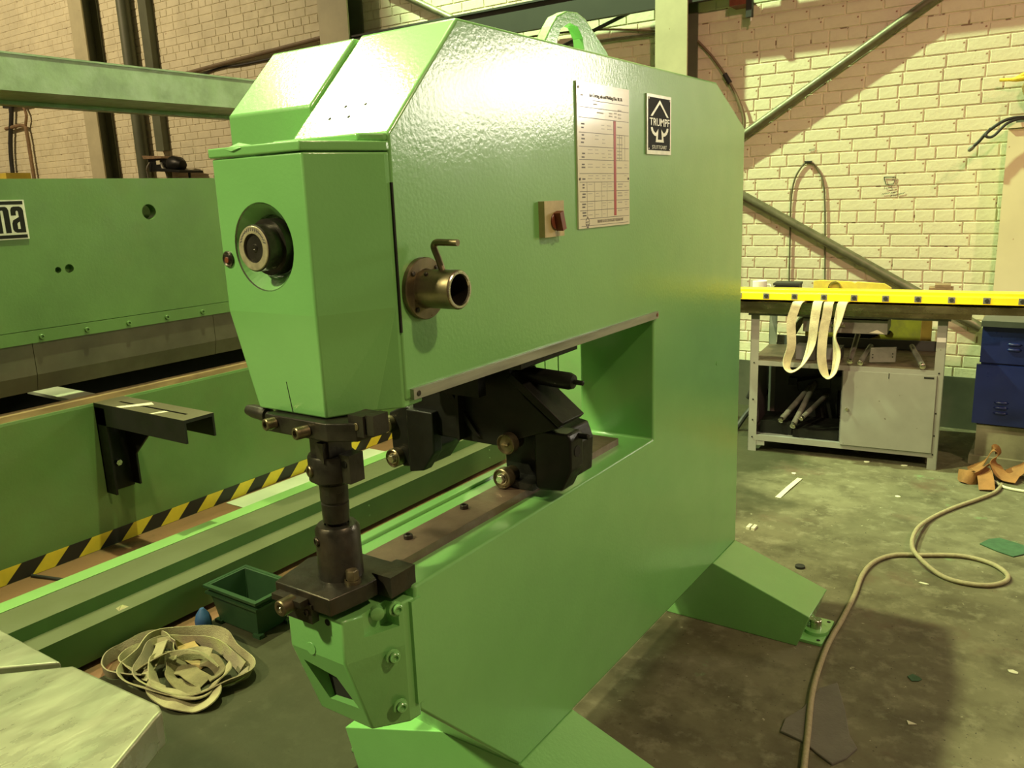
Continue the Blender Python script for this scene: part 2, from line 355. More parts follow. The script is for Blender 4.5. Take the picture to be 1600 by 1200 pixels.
fl = box('floor', -13, 6, -6, YW+.15, -.12, 0, M['floor'], b=0)
tag(fl, 'worn olive grey concrete workshop floor with brown stains', kind='structure')
# broken screed fragment lying on the floor
sp = [(.405, 2.213), (.479, 2.199), (.53, 2.165), (.573, 2.142), (.60, 2.19), (.617, 2.252), (.585, 2.30), (.545, 2.42), (.49, 2.56), (.45, 2.50), (.43, 2.36), (.40, 2.28)]
prism('screed_fragment', sp, 'z', -.004, .008, M['screed'], fl, b=.003, seg=1)

# ------------------------------------------------------------------ brick wall
wb = box('wall_back', -13, 6, YW, YW+.15, 0, 5.2, M['mortar'], b=0)
tag(wb, 'cream painted brick wall at the back of the workshop', kind='structure')
CH, Z0 = .0778, .0195
def brick_mesh(w, name):
    h = CH-.009; i = .003; d = .0055
    v = [(-w/2, 0, -h/2), (w/2, 0, -h/2), (w/2, 0, h/2), (-w/2, 0, h/2), (-w/2, -d*.5, -h/2), (w/2, -d*.5, -h/2), (w/2, -d*.5, h/2), (-w/2, -d*.5, h/2),
         (-w/2+i, -d, -h/2+i), (w/2-i, -d, -h/2+i), (w/2-i, -d, h/2-i), (-w/2+i, -d, h/2-i)]
    f = [(8, 9, 10, 11)]
    for a in (0, 4):
        for k in range(4): f.append((a+k, a+(k+1) % 4, a+4+(k+1) % 4, a+4+k))
    return v, f
def px(p):
    q = Vector(p)-CAMP; dd = q.dot(fwd)
    return (800+FPX*q.dot(r2)/dd, 600-FPX*q.dot(u2)/dd) if dd > .1 else (-1, -1)
STR, HDR = .220, .106
rows = []
for k in range(0, 60):
    z = Z0+CH*(k+.5)
    hd = (k-27) % 5 == 0
    w = HDR if hd else STR
    x = -12.6+random.random()*w
    while x < 1.9:
        rows.append((x+w/2, z, hd)); x += w+.0095+random.uniform(-.001, .0015)
cand = []
for i, (x, z, hd) in enumerate(rows):
    p = px((x, YW, z))
    if 1085 < p[0] < 1650 and -25 < p[1] < 470: cand.append((abs(p[0]-1385)/260 + abs(p[1]-225)/235 if 1160 < p[0] < 1600 and -5 < p[1] < 455 else 9+(Vector((x, YW, z))-CAMP).length, i))
cand.sort(); single = set(i for _, i in cand[:298])
meshes = {}
for hd in (False, True):
    v, f = brick_mesh(HDR if hd else STR, 'brick'); me = bpy.data.meshes.new('brick'); me.from_pydata(v, [], f); me.materials.append(M['brick']); meshes[hd] = me
sv, sf = [], []
for i, (x, z, hd) in enumerate(rows):
    y = YW+random.uniform(-.0008, .0012); rz = random.uniform(-.005, .005)
    if i in single:
        o = bpy.data.objects.new('brick', meshes[hd]); COL.objects.link(o); o.parent = wb; o.location = (x, y, z); o.rotation_euler = (0, rz*.5, rz)
    else:
        v, f = brick_mesh(HDR if hd else STR, 'b'); n = len(sv)
        sv += [(x+a*(1+rz), y+b, z+c+a*rz*.4) for a, b, c in v]; sf += [tuple(n+j for j in q) for q in f]
me = bpy.data.meshes.new('brickwork'); me.from_pydata(sv, [], sf); me.materials.append(M['brick'])
o = bpy.data.objects.new('brickwork', me); COL.objects.link(o); o.parent = wb; o['kind'] = 'stuff'
tag(box('baseboard_back', -13, 6, YW-.022, YW-.001, 0, .345, M['dado'], b=.004), 'dark painted band along the foot of the brick wall', kind='structure')
# window high in the same wall, right of the bench, whose daylight shows in the machine's paint
wn = thing('window_1', (3.2, YW, 2.13), None, None); wn['kind'] = 'structure'; wn['label'] = 'wide steel framed window with daylight in the back wall'
boxes('window_frame', [(2.15, 2.2, YW-.05, YW+.02, 2.13, 2.87), (4.2, 4.25, YW-.05, YW+.02, 2.13, 2.87), (2.2, 4.2, YW-.05, YW+.02, 2.13, 2.18), (2.2, 4.2, YW-.05, YW+.02, 2.82, 2.87),
     (2.85, 2.88, YW-.05, YW+.02, 2.18, 2.82), (3.51, 3.54, YW-.05, YW+.02, 2.18, 2.82)], M['columnside'], wn)
for a, b_ in ((2.2, 2.85), (2.88, 3.51), (3.54, 4.2)): box('pane', a, b_, YW-.02, YW-.012, 2.18, 2.82, M['glow'], wn, b=0)

# ------------------------------------------------------------------ columns, beams, braces and services on the back wall
def column(x0, label, w=.24):
    t = thing('steel_column', (x0+w/2, 5.84, 0), label, 'column', 'steel columns along the back wall')
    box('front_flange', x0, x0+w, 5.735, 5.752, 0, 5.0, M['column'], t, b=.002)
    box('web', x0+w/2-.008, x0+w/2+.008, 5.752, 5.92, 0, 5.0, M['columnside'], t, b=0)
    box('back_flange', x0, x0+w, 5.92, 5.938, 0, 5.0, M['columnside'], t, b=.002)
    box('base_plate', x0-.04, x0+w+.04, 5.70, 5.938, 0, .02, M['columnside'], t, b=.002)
    return t
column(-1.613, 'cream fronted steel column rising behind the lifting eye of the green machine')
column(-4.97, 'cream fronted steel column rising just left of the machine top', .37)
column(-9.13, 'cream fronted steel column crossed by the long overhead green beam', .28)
t = thing('steel_beam', (-2.9, 5.74, 2.86), 'dark green steel beam running along the wall between columns above machine', 'beam')
box('web', -4.6, 4.5, 5.77, 5.785, 2.87, 3.05, M['darkbeam'], t, b=0)
box('top_flange', -4.6, 4.5, 5.752, 5.80, 3.05, 3.066, M['darkbeam'], t, b=.002)
box('bottom_flange', -4.6, 4.5, 5.752, 5.80, 2.856, 2.872, M['darkbeam'], t, b=.002)
def brace(p, q, label, r=.031):
    return tag(tube('brace_pipe', [p, q], r, M['galv'], smooth=False, seg=14), label, 'pipe', 'diagonal bracing pipes on the wall')
brace((-1.36, 5.904, 1.745), (.40, 5.904, 2.836), 'diagonal bracing pipe rising to the right across the bright upper wall')
brace((-1.30, 5.904, 1.708), (.55, 5.904, .68), 'diagonal bracing pipe sloping down behind the yellow bar on the bench')
brace((-4.30, 5.904, 3.46), (-3.0, 5.904, 2.81), 'short diagonal bracing pipe seen above the white lit machine top', .03)
tag(tube('brace_rod', [(-2.7, 5.87, 2.655), (-1.86, 5.87, 2.89)], .014, M['blackrubber'], smooth=False), 'thin black diagonal rod behind the lifting eye', 'rod')
tag(tube('conduit', [(-2.9, 5.915, 2.845), (-2.2, 5.915, 2.815), (-1.6, 5.915, 2.725)], .008, M['cable']), 'thin brown conduit behind the lifting eye, uppermost of two', 'conduit')
tag(tube('conduit', [(-2.8, 5.91, 2.70), (-2.15, 5.91, 2.725), (-1.6, 5.91, 2.712)], .013, M['galv']), 'thicker grey conduit just below the brown one behind the lifting eye', 'conduit')
tag(tube('downpipe', [(-8.21, 5.86, 0), (-8.21, 5.86, 4.8)], .075, M['columnside'], smooth=False, seg=16), 'dark round downpipe beside the left hand wall column', 'pipe')
tag(box('service_duct', -7.93, -7.78, 5.86, 5.94, 2.26, 4.8, M['columnside'], b=.004), 'flat dark duct on the wall right of the downpipe', 'duct')
tag(tube('wall_pipe', [(-7.6, 5.90, 3.03), (-6.6, 5.90, 3.075), (-5.0, 5.90, 3.14)], .02, M['cable']), 'brown pipe along the wall above the overhead green beam', 'pipe')
tag(tube('wall_cable', [(-7.2, 5.93, 2.99), (-6.7, 5.93, 3.045), (-6.3, 5.93, 3.035), (-5.0, 5.93, 3.05)], .011, M['blackrubber']), 'black cable hanging just under the brown wall pipe', 'cable')
# wall cable with connector right of the machine
t = thing('hanging_cable', (-1.2, 5.93, 2.0), 'brown cable with black connector drooping beside the upper right machine corner', 'cable')
tube('cord', [(-1.37, 5.925, 2.63), (-1.25, 5.92, 2.50), (-1.13, 5.915, 2.33), (-1.05, 5.915, 2.18), (-1.015, 5.92, 2.06), (-1.03, 5.925, 1.93)], .009, M['cable'], t)
tube('connector', [(-1.165, 5.915, 2.385), (-1.125, 5.915, 2.32)], .017, M['blackrubber'], t, smooth=False)
t = thing('arched_conduit', (-.55, 5.93, .9), 'thin grey conduit bent into an arch on the wall above bench', 'conduit')
tube('tube', [(-.666, 5.934, .90), (-.672, 5.934, 1.25), (-.675, 5.934, 1.50), (-.655, 5.934, 1.645), (-.605, 5.934, 1.735), (-.565, 5.934, 1.750), (-.52, 5.934, 1.728), (-.47, 5.934, 1.635), (-.449, 5.934, 1.50), (-.435, 5.934, 1.25), (-.42, 5.934, .90)], .0058, M['galv'], t)
box('clip', -.59, -.545, 5.912, 5.942, 1.752, 1.762, M['blackrubber'], t, b=.002)
# marker drawing and handwriting
t = thing('wall_drawing', (-.05, 5.939, 1.6), 'small black marker drawing of a tub with handwriting below on wall', 'drawing')
WP = lambda x, z: (x, 5.9385, z)
stroke('outline', [(-.083, 1.634), (-.012, 1.631), (-.023, 1.588), (-.068, 1.587), (-.083, 1.634)], M['pencil'], t, WP, .0028)
stroke('tick', [(-.032, 1.615), (-.022, 1.614)], M['pencil'], t, WP, .002)
def scribble(x0, x1, z0, z1, h, n): return [(x0+(x1-x0)*i/n+random.uniform(-.001, .001), z0+(z1-z0)*i/n+(h if i % 2 else -h)*random.uniform(.4, 1)) for i in range(n+1)]
stroke('handwriting', [(-.074, 1.574), (-.076, 1.566), (-.073, 1.557)], M['pencil'], t, WP, .0012)
stroke('handwriting', scribble(-.066, -.038, 1.563, 1.567, .004, 7), M['pencil'], t, WP, .0015)
stroke('handwriting', [(-.034, 1.575), (-.030, 1.562), (-.028, 1.552), (-.042, 1.548)], M['pencil'], t, WP, .0012)
stroke('handwriting', scribble(-.09, -.045, 1.525, 1.535, .005, 9), M['pencil'], t, WP, .0015)
stroke('handwriting', scribble(-.036, .004, 1.533, 1.54, .005, 8), M['pencil'], t, WP, .0015)
stroke('handwriting', scribble(-.038, .045, 1.513, 1.53, .005, 15), M['pencil'], t, WP, .0015)
t = thing('wall_scrawl', (-.56, 5.939, 1.83), 'tiny black scrawl on the wall above the arched conduit', 'drawing')
stroke('handwriting', scribble(-.568, -.53, 1.832, 1.84, .008, 7), M['pencil'], t, WP, .0018)
# black lamp bracket at the top edge
t = thing('wall_bracket', (-.96, 5.94, 2.70), 'black post hanging at the top edge beside the tall column', 'bracket')
box('post', -.985, -.945, 5.80, 5.84, 2.715, 3.2, M['blackrubber'], t, b=.004)
box('arm', -1.10, -.985, 5.80, 5.94, 2.80, 2.84, M['redknob'], t, b=.003)
cyl('tip', (-.955, 5.82, 2.715), (-.955, 5.82, 2.69), .006, M['mug'], t)
# switch boxes and tall frame far left above the press brake
t = thing('switch_box', (-7.73, 5.6, 1.0), 'old dark switch box with white label on the far wall', 'switch box')
box('case', -7.90, -7.58, 5.72, 5.94, 2.03, 2.17, M['black'], t, b=.01)
prism('hood', [(-7.95, 2.21), (-7.60, 2.185), (-7.57, 2.16), (-7.93, 2.17)], 'y', 5.68, 5.94, M['wood'], t)
box('paper_label', -7.73, -7.66, 5.708, 5.718, 2.10, 2.145, M['litter'], t, b=0)
tube('cord', [(-7.84, 5.70, 2.13), (-7.88, 5.68, 2.06), (-7.90, 5.70, 1.95), (-7.9, 5.75, 1.2)], .011, M['greygrime'], t)
tube('cord', [(-7.62, 5.70, 2.11), (-7.57, 5.68, 2.05), (-7.53, 5.70, 1.95), (-7.5, 5.75, 1.2)], .016, M['greygrime'], t)
tube('conduit', [(-7.72, 5.85, 2.05), (-7.72, 5.85, 1.0)], .03, M['galv'], t, smooth=False)
t = thing('wall_stand', (-7.3, 5.7, 0), 'black cast stand with a lumpy black unit beside the switch box', 'stand')
prism('tray', [(-7.55, 2.05), (-7.16, 2.01), (-7.16, 1.985), (-7.55, 2.02)], 'y', 5.60, 5.90, M['black'], t)
lathe('unit', (-7.50, 5.74, 2.10), (1, 0, -.12), [(0, 0), (0, .07), (.05, .09), (.16, .085), (.22, .05), (.24, 0)], M['black'], t, seg=12)
cyl('foot', (-7.20, 5.75, 0), (-7.20, 5.75, 2.0), .014, M['black'], t)
t = thing('tall_rack', (-11.0, 5.88, 0), 'dark thin pipe frame standing against the far left wall', 'frame')
tube('upright', [(-11.285, 5.88, 0), (-11.411, 5.88, 2.125), (-11.128, 5.88, 3.070)], .028, M['blackrubber'], t)
tube('upright', [(-10.823, 5.88, 0), (-10.844, 5.88, 2.125), (-10.844, 5.88, 2.671), (-10.928, 5.88, 2.776), (-11.390, 5.88, 2.766)], .024, M['wood'], t)
tube('upright', [(-10.844, 5.88, 2.776), (-10.781, 5.88, 2.913), (-10.865, 5.88, 3.060)], .018, M['wood'], t)
box('top_bar', -11.34, -10.66, 5.86, 5.92, 3.03, 3.09, M['blackrubber'], t, b=.006)
tag(box('yellow_case', -10.95, -10.15, 5.2, 5.5, 0, 2.12, M['oldyellow'], b=.03), 'old yellow casing just showing above the press brake top', 'case')
# ================================================================== green C-frame nibbling machine
NM = thing('nibbling_machine', (-.125, 2.0, 0), 'large light green C-frame nibbling machine in the foreground', 'machine')
G = M['green']
body = [(1.105, 1.236), (2.197, 1.246), (2.197, .866), (1.095, .866), (1.085, .60), (1.426, .247), (2.965, .247), (2.953, 1.804), (2.67, 1.932), (1.318, 1.932), (1.105, 1.715)]
FR = prism('frame', body, 'x', -.25, 0, G, NM, b=.006, seg=2)
prism('drive_housing', [(1.165, 1.45), (1.165, 1.786), (1.300, 1.925), (2.62, 1.925), (2.62, 1.45)], 'x', -.50, -.251, G, NM, b=.005)
sl = Vector((0, .213, .217)).normalized(); nslope = Vector((0, -sl.z, sl.y))
for x, s in ((-.155, .085), (-.104, .085), (-.178, .055), (-.128, .055)):
    p = Vector((x, 1.105, 1.715))+sl*s
    cyl('screw_hole', p-nslope*.003, p+nslope*.0006, .0035, M['hole'], NM, seg=10, b=.0002)
# head cover
def rings(lst):
    V, F = [], []; n = len(lst[0])
    for R_ in lst: V += R_
    for i in range(len(lst)-1):
        for k in range(n): F.append((i*n+k, i*n+(k+1) % n, (i+1)*n+(k+1) % n, (i+1)*n+k))
    F.append(tuple(range(n))[::-1]); F.append(tuple(range((len(lst)-1)*n, len(lst)*n))); return V, F
top = [(-.288, .955), (-.055, .955), (-.004, 1.096), (-.003, 1.103), (-.006, 1.16), (-.288, 1.16)]
low = [(-.262, .980), (-.080, .980), (-.036, 1.064), (-.003, 1.103), (-.006, 1.16), (-.262, 1.16)]
V, F = rings([[(*p, 1.223) for p in low], [(*p, 1.413) for p in top], [(*p, 1.684) for p in top]])
HC = poly3('head_cover', V, F, G, NM, b=.004)
DC = Vector((-.172, .955, 1.529))
cb = bmesh.new(); bm_lathe(cb, DC+Vector((0, -.01, 0)), (0, 1, 0), [(0, 0), (0, .0835), (.01, .0775), (.033, .056), (.060, .056), (.060, 0)], 48); cut(HC, cb)
lt = [(-.292, .951), (-.054, .951), (-.001, 1.100), (-.006, 1.16), (-.292, 1.16)]
prism('head_lid', lt, 'z', 1.6855, 1.702, G, NM, b=.003)
prism('lid_rear', [(-.248, 1.06), (-.03, 1.06), (-.004, 1.10), (-.004, 1.13), (-.248, 1.13)], 'z', 1.702, 1.716, G, NM, b=.004)
poly3('paint_lump', [(-.245, .951, 1.6985), (-.20, .949, 1.6985), (-.20, .975, 1.704), (-.245, .975, 1.704), (-.222, .948, 1.694), (-.222, .965, 1.709)], [(0, 4, 1, 5), (0, 5, 3), (1, 2, 5), (3, 5, 2), (0, 3, 2, 1, 4)], G, NM)
box('seam_gap', -.004, .0012, 1.1045, 1.1085, 1.365, 1.632, M['hole'], NM, b=0)
poly3('cover_slit', [(-.1685, .9714, 1.285), (-.1672, .9714, 1.285), (-.1662, .9790, 1.226), (-.1680, .9790, 1.226), (-.1685, .975, 1.285), (-.1672, .975, 1.285), (-.1662, .983, 1.226), (-.1680, .983, 1.226)], [(0, 1, 2, 3), (7, 6, 5, 4), (0, 4, 5, 1), (1, 5, 6, 2), (2, 6, 7, 3), (3, 7, 4, 0)], M['hole'], NM)
# dial
lathe('dial_recess', DC, (0, 1, 0), [(0, .0768), (.033, .0555)], M['conemetal'], NM, seg=48)
DL = lathe('dial', DC+Vector((0, -.021, 0)), (0, 1, 0), [(0, .024), (0, .0385), (.002, .0405), (.030, .0405), (.030, .049), (.034, .0495), (.052, .0495), (.052, 0)], M['steel'], NM, seg=40)
lathe('dial_ring', DC+Vector((0, -.0225, 0)), (0, 1, 0), [(.0014, .0385), (0, .0375), (0, .0255), (.0014, .025)], M['brass'], DL, seg=40)
lathe('dial_core', DC+Vector((0, -.0215, 0)), (0, 1, 0), [(0, .025), (.003, .0235), (.003, .008), (.001, .006), (.001, .003), (.004, 0)], M['steel'], DL, seg=32)
for i in range(16):
    a = math.radians(20+i*9.5)
    c = DC+Vector((-math.cos(a)*.0325, -.0227, math.sin(a)*.0325))
    bm = bmesh.new(); bm_box(bm, -.0012, .0012, 0, .0004, -.003, .003); me = tomesh(bm, 'dial_mark'); me.transform(Matrix.Translation(c) @ Matrix.Rotation(-(math.pi/2-a)*-1, 4, 'Y'))
    link('dial_mark', me, M['ink'], DL)
sc = lathe('indicator_plug', (-.271, .955, 1.508), (0, -1, 0), [(0, 0), (0, .0145), (.003, .0145), (.004, .0125), (.002, .010), (.004, .008), (.005, 0)], M['steel'], NM, seg=20)
cyl('plug_core', (-.271, .9515, 1.506), (-.271, .949, 1.506), .006, M['redknob'], sc, seg=12)
# chuck tube with lever on the side
TB = lathe('clamp_tube', (0, 1.172, 1.439), (1, 0, 0), [(0, 0), (0, .058), (.009, .058), (.011, .0565), (.011, .0375), (.014, .036), (.086, .036), (.088, .0345), (.088, .0285)], M['bronze'], NM, seg=40)
lathe('tube_bore', (0, 1.172, 1.439), (1, 0, 0), [(.088, .0345), (.0893, .033), (.0893, .029), (.086, .0275)], M['bright'], TB, seg=40)
lathe('bore_inside', (0, 1.172, 1.439), (1, 0, 0), [(.086, .0275), (.03, .0270), (.03, 0)], M['steel'], TB, seg=40)
tube('lever', [(.052, 1.172, 1.468), (.044, 1.172, 1.490), (.034, 1.172, 1.512), (.034, 1.172, 1.519), (.040, 1.172, 1.5235), (.060, 1.172, 1.5235), (.089, 1.172, 1.523)], .0062, M['bronze'], TB, n=5, seg=12)
for a in (50, 140, 230, 320):
    p = Vector((.011, 1.172+.0475*math.cos(math.radians(a)), 1.439+.0475*math.sin(math.radians(a)))); cyl('flange_screw', p, p+Vector((.003, 0, 0)), .005, M['steel'], TB, seg=12)
p = Vector((.030, 1.150, 1.4675)); cyl('grub_screw', p-Vector((0, -.002, .003)), p+Vector((0, -.003, .0035)), .004, M['steel'], TB, seg=10)
# arm underside strip
AS = box('arm_strip', .0, .009, 1.119, 2.212, 1.2365, 1.2565, M['silver'], NM, b=.002)
cyl('strip_screw', (.009, 1.133, 1.2465), (.0105, 1.133, 1.2465), .0055, M['steel'], AS, seg=12)
cyl('strip_screw', (.009, 2.20, 1.2475), (.0105, 2.20, 1.2475), .0055, M['redknob'], AS, seg=12)
# lifting eye
out = [(1.80, 1.92), (1.806, 1.955), (1.832, 1.985), (1.850, 2.005), (1.880, 2.033), (1.925, 2.050), (1.98, 2.055), (2.022, 2.045), (2.062, 2.022), (2.14, 1.978), (2.20, 1.92)]
hole = [(1.868, 1.94), (1.876, 1.975), (1.895, 2.005), (1.937, 2.024), (1.980, 2.021), (2.006, 1.996), (2.018, 1.94)]
LE = prism('lifting_eye', out, 'x', -.145, -.115, G, NM, b=.003)
cb = bmesh.new(); bm_prism(cb, hole, 'x', -.2, -.05); cut(LE, cb)
# rotary switch
SW = box('rotary_switch', 0, .016, 1.584, 1.669, 1.507, 1.587, M['switch'], NM, b=.006, seg=3)
cyl('switch_collar', (.016, 1.628, 1.542), (.020, 1.628, 1.542), .019, M['redknob'], SW, seg=24)
kb = bmesh.new(); bm_box(kb, .018, .036, -.008, .008, -.021, .021); bev(kb, .003, 2); me = tomesh(kb, 'switch_knob'); me.transform(Matrix.Translation((0, 1.632, 1.542)) @ Matrix.Rotation(math.radians(18), 4, 'X')); link('switch_knob', me, M['redknob'], SW)
# ---- printed chart
CY0, CY1, CZ0, CZ1 = 1.757, 2.032, 1.517, 1.858
CP = lambda y, z: (.0052, CY0+(CY1-CY0)*y, CZ1-(CZ1-CZ0)*z)
CT = box('tool_chart', 0, .0045, CY0, CY1, CZ0, CZ1, M['cream'], NM, b=.0015)
def cbox(name, y0, y1, z0, z1, m, d=.0004):
    a = CP(y0, z0); b_ = CP(y1, z1); return box(name, .0045, .0045+d, a[1], b_[1], b_[2], a[2], m, CT, b=0)
for z in (.115, .165, .235, .335, .43, .52, .615, .675, .74, .81, .873):
    cbox('rule_line', .03 if z > .16 else .28, .985, z, z+.0035, M['ink'])
cbox('rule_line', .03, .985, .932-.0, .9355, M['ink']); cbox('rule_line', .05, .97, .982, .985, M['ink'])
cbox('red_bar', .675, .72, .24, .925, M['red'], .0006)
for y in (.155, .295, .43, .535): cbox('column_line', y, y+.003, .675, .93, M['inklight'])
for y in (.79, .84, .9): cbox('column_line', y, y+.003, .335, .52, M['inklight'])
def ctext(body, y, z, w, h, m=None, name='chart_text'):
    return text(name, body, CP(y, z), (0, 1, 0), (0, 0, 1), h*(CZ1-CZ0), w*(CY1-CY0), m or M['ink'], CT, .0003)
ctext('for Cutting, nib and Molding Dies 58, 76', .54, .085, .62, .032)
ctext('TRUMPF & CO. STUTTGART-WEILIMDORF', .60, .957, .52, .022, M['inklight'])
rr = random.Random(3)
for z in (.275, .30, .35, .375, .40, .45, .475, .50, .55, .57, .63, .65, .69, .71, .755, .775, .825, .845, .885, .905):
    for y0, y1, pr in ((.06, .14, .75), (.17, .28, .5), (.31, .40, .4), (.44, .52, .7), (.55, .65, .7), (.74, .86, .75), (.89, .965, .45)):
        if rr.random() < pr:
            a = y0+rr.random()*.02; bq = y1-rr.random()*.03; cbox('print_mark', a, bq, z, z+(.010 if y0 < .1 or .7 < y0 < .8 else .005), M['ink'] if y0 < .1 else M['inklight'], .0003)
for y, z, w in ((.09, .085, .05), (.33, .135, .07), (.42, .19, .12), (.62, .185, .06), (.62, .205, .07), (.72, .18, .05), (.72, .205, .04), (.80, .155, .07), (.80, .185, .06), (.80, .21, .06)): cbox('print_mark', y-w/2, y+w/2, z, z+.009, M['inklight'], .0003)
# triangle over a name band over a tulip, as on the plate and small on the chart
def emblem(parent, cy, zap, zba, zho, zbo, w, x, m, depth):
    def pp(name, pts): return prism(name, pts, 'x', x, x+depth, m, parent, b=0)
    h = zap-zba; t = .10*w
    pp('emblem_peak', [(cy-.5*w, zba), (cy-.5*w+t, zba), (cy, zap-h*.22), (cy+.5*w-t, zba), (cy+.5*w, zba), (cy, zap)])
    H = zho-zbo
    for sg in (-1, 1):
        pp('emblem_horn', [(cy+sg*w*a, zho-H*b_) for a, b_ in ((.49, 0), (.47, .22), (.40, .42), (.30, .56), (.19, .60), (.23, 1), (.0, 1), (.0, .82), (.115, .82), (.08, .08), (.15, .24), (.21, .36), (.28, .34), (.35, .22), (.40, 0))])
c0 = CP(.16, .957)
emblem(CT, c0[1], c0[2]+.014, c0[2]+.003, c0[2]-.002, c0[2]-.014, .020, .0045, M['ink'], .0005)
cbox('emblem_band', .125, .195, .953, .959, M['ink'], .0006)
for y, z in ((.03, .04), (.03, .655), (.97, .655)): cyl('chart_pin', CP(y, z), Vector(CP(y, z))+Vector((.0008, 0, 0)), .0035, M['steel'], CT, seg=8)
# ---- name plate
LP = box('name_plate', 0, .005, 2.139, 2.301, 1.700, 1.859, M['platesilver'], NM, b=.0015)
box('plate_field', .005, .0055, 2.147, 2.293, 1.711, 1.851, M['plateblack'], LP, b=0)
emblem(LP, 2.220, 1.8456, 1.8015, 1.7720, 1.7330, .120, .0055, M['platesilver'], .0012)
text('plate_text', 'TRUMPF', (.006, 2.220, 1.7865), (0, 1, 0), (0, 0, 1), .0205, .133, M['platesilver'], LP, .0007, bold=.014)
text('plate_text', 'STUTTGART', (.006, 2.220, 1.7195), (0, 1, 0), (0, 0, 1), .010, .098, M['platesilver'], LP, .0004, bold=.0)
for y in (2.151, 2.289):
    for z in (1.715, 1.847): cyl('plate_rivet', (.0055, y, z), (.0065, y, z), .002, M['platesilver'], LP, seg=8)
cyl('side_plug', (0, 2.72, 1.005), (.002, 2.72, 1.005), .008, G, NM, seg=14)
# ---- feet
foot = [(-.573, 0), (.313, 0), (.353, .123), (0, .2455), (-.25, .2455), (-.613, .123)]
for y0, y1 in ((1.427, 1.687), (2.724, 2.967)):
    FB = prism('foot_beam', foot, 'y', y0, y1, G, NM, b=.003)
    for sx in (1, -1):
        xx = .355 if sx > 0 else -.615
        ym = (y0+y1)/2+.01
        LP_ = prism('leveling_plate', [(xx-.05, ym-.095), (xx+.03, ym-.095), (xx+.035, ym-.09), (xx+.035, ym+.09), (xx+.03, ym+.095), (xx-.05, ym+.095)] if sx > 0 else [(xx+.05, ym-.095), (xx-.03, ym-.095), (xx-.03, ym+.095), (xx+.05, ym+.095)], 'z', 0, .012, G, NM, b=.002)
        cyl('leveling_bolt', (xx-.008*sx, ym-.01, .012), (xx-.008*sx, ym-.01, .058), .020, M['bright'], NM, seg=16)
        lathe('leveling_nut', (xx-.006*sx, ym-.01, .012), (0, 0, 1), [(0, 0), (0, .045), (.012, .043), (.014, .02), (.014, 0)], G, NM, seg=24)
        for yy in (-.075, .075): cyl('anchor_hole', (xx+.018*sx, ym+yy, .0115), (xx+.018*sx, ym+yy, .0126), .007, M['hole'], LP_, seg=10, b=.0002)
# ---- lower arm nose
nt_ = [(-.200, .946), (-.052, .946), (-.004, 1.060), (0, 1.09), (-.25, 1.09), (-.246, 1.06)]
nb_ = [(-.196, 1.002), (-.052, 1.002), (-.004, 1.060), (0, 1.09), (-.25, 1.09), (-.246, 1.06)]
V, F = rings([[(*p, .587) for p in nb_], [(*p, .757) for p in nt_], [(*p, .846) for p in nt_]])
NO = poly3('nose_block', V, F, G, NM, b=.004)
cb = bmesh.new(); A = [(-.180, .92, .720), (-.096, .92, .704), (-.066, .92, .630), (-.150, .92, .622)]
vv = [cb.verts.new(p) for p in A]+[cb.verts.new((p[0], 1.07, p[2]+.02)) for p in A]
for f in ((0, 1, 2, 3), (7, 6, 5, 4), (0, 4, 5, 1), (1, 5, 6, 2), (2, 6, 7, 3), (3, 7, 4, 0)): cb.faces.new([vv[i] for i in f])
cut(NO, cb)
cb = bmesh.new(); bm_box(cb, -.040, .02, .985, 1.052, .800, .88); cut(NO, cb)
box('slot_shade_fill', -.185, -.055, 1.000, 1.072, .622, .74, M['hole'], NM, b=.004)  # near-black filler, paints the shade inside the nose slot
for x, z, r in ((-.143, .8345, .0062), (-.089, .8355, .0068)):
    cyl('front_hole', (x, .948, z), (x, .9452, z), r, M['hole'], NM, seg=14, b=.0002)
cyl('blind_plug', (-.142, .946, .766), (-.142, .9445, .766), .013, G, NM, seg=18)
box('nose_strip', -.02, .006, 1.076, 1.105, .62, .842, G, NM, b=.003)
for y, z in ((1.048, .838), (1.030, .745), (1.040, .632)):
    p = Vector((-.006, y, z)); lathe('screw_pocket', p+Vector((-.004, 0, 0)), (.93, -.37, 0), [(0, 0), (0, .0155), (.003, .0150), (.004, .011)], G, NM, seg=20)
    socket('cap_screw', p, (.93, -.37, 0), .0105, .0075, G, NM)
box('side_slit', -.003, .0008, 1.1075, 1.1090, .655, .775, M['hole'], NM, b=0)
# lower arm: raised lip, rail and bolts
prism('arm_lip', [(-.262, .858), (-.232, .858), (-.232, .874), (-.262, .874)], 'y', 1.09, 2.19, G, NM, b=.004)
RL = box('guide_rail', -.160, -.072, 1.03, 2.105, .866, .886, M['steel2'], NM, b=.002)
for y in (1.231, 1.430, 1.80, 2.036): socket('rail_bolt', (-.134, y, .886), (0, 0, 1), .010, .010, M['steel'], RL)
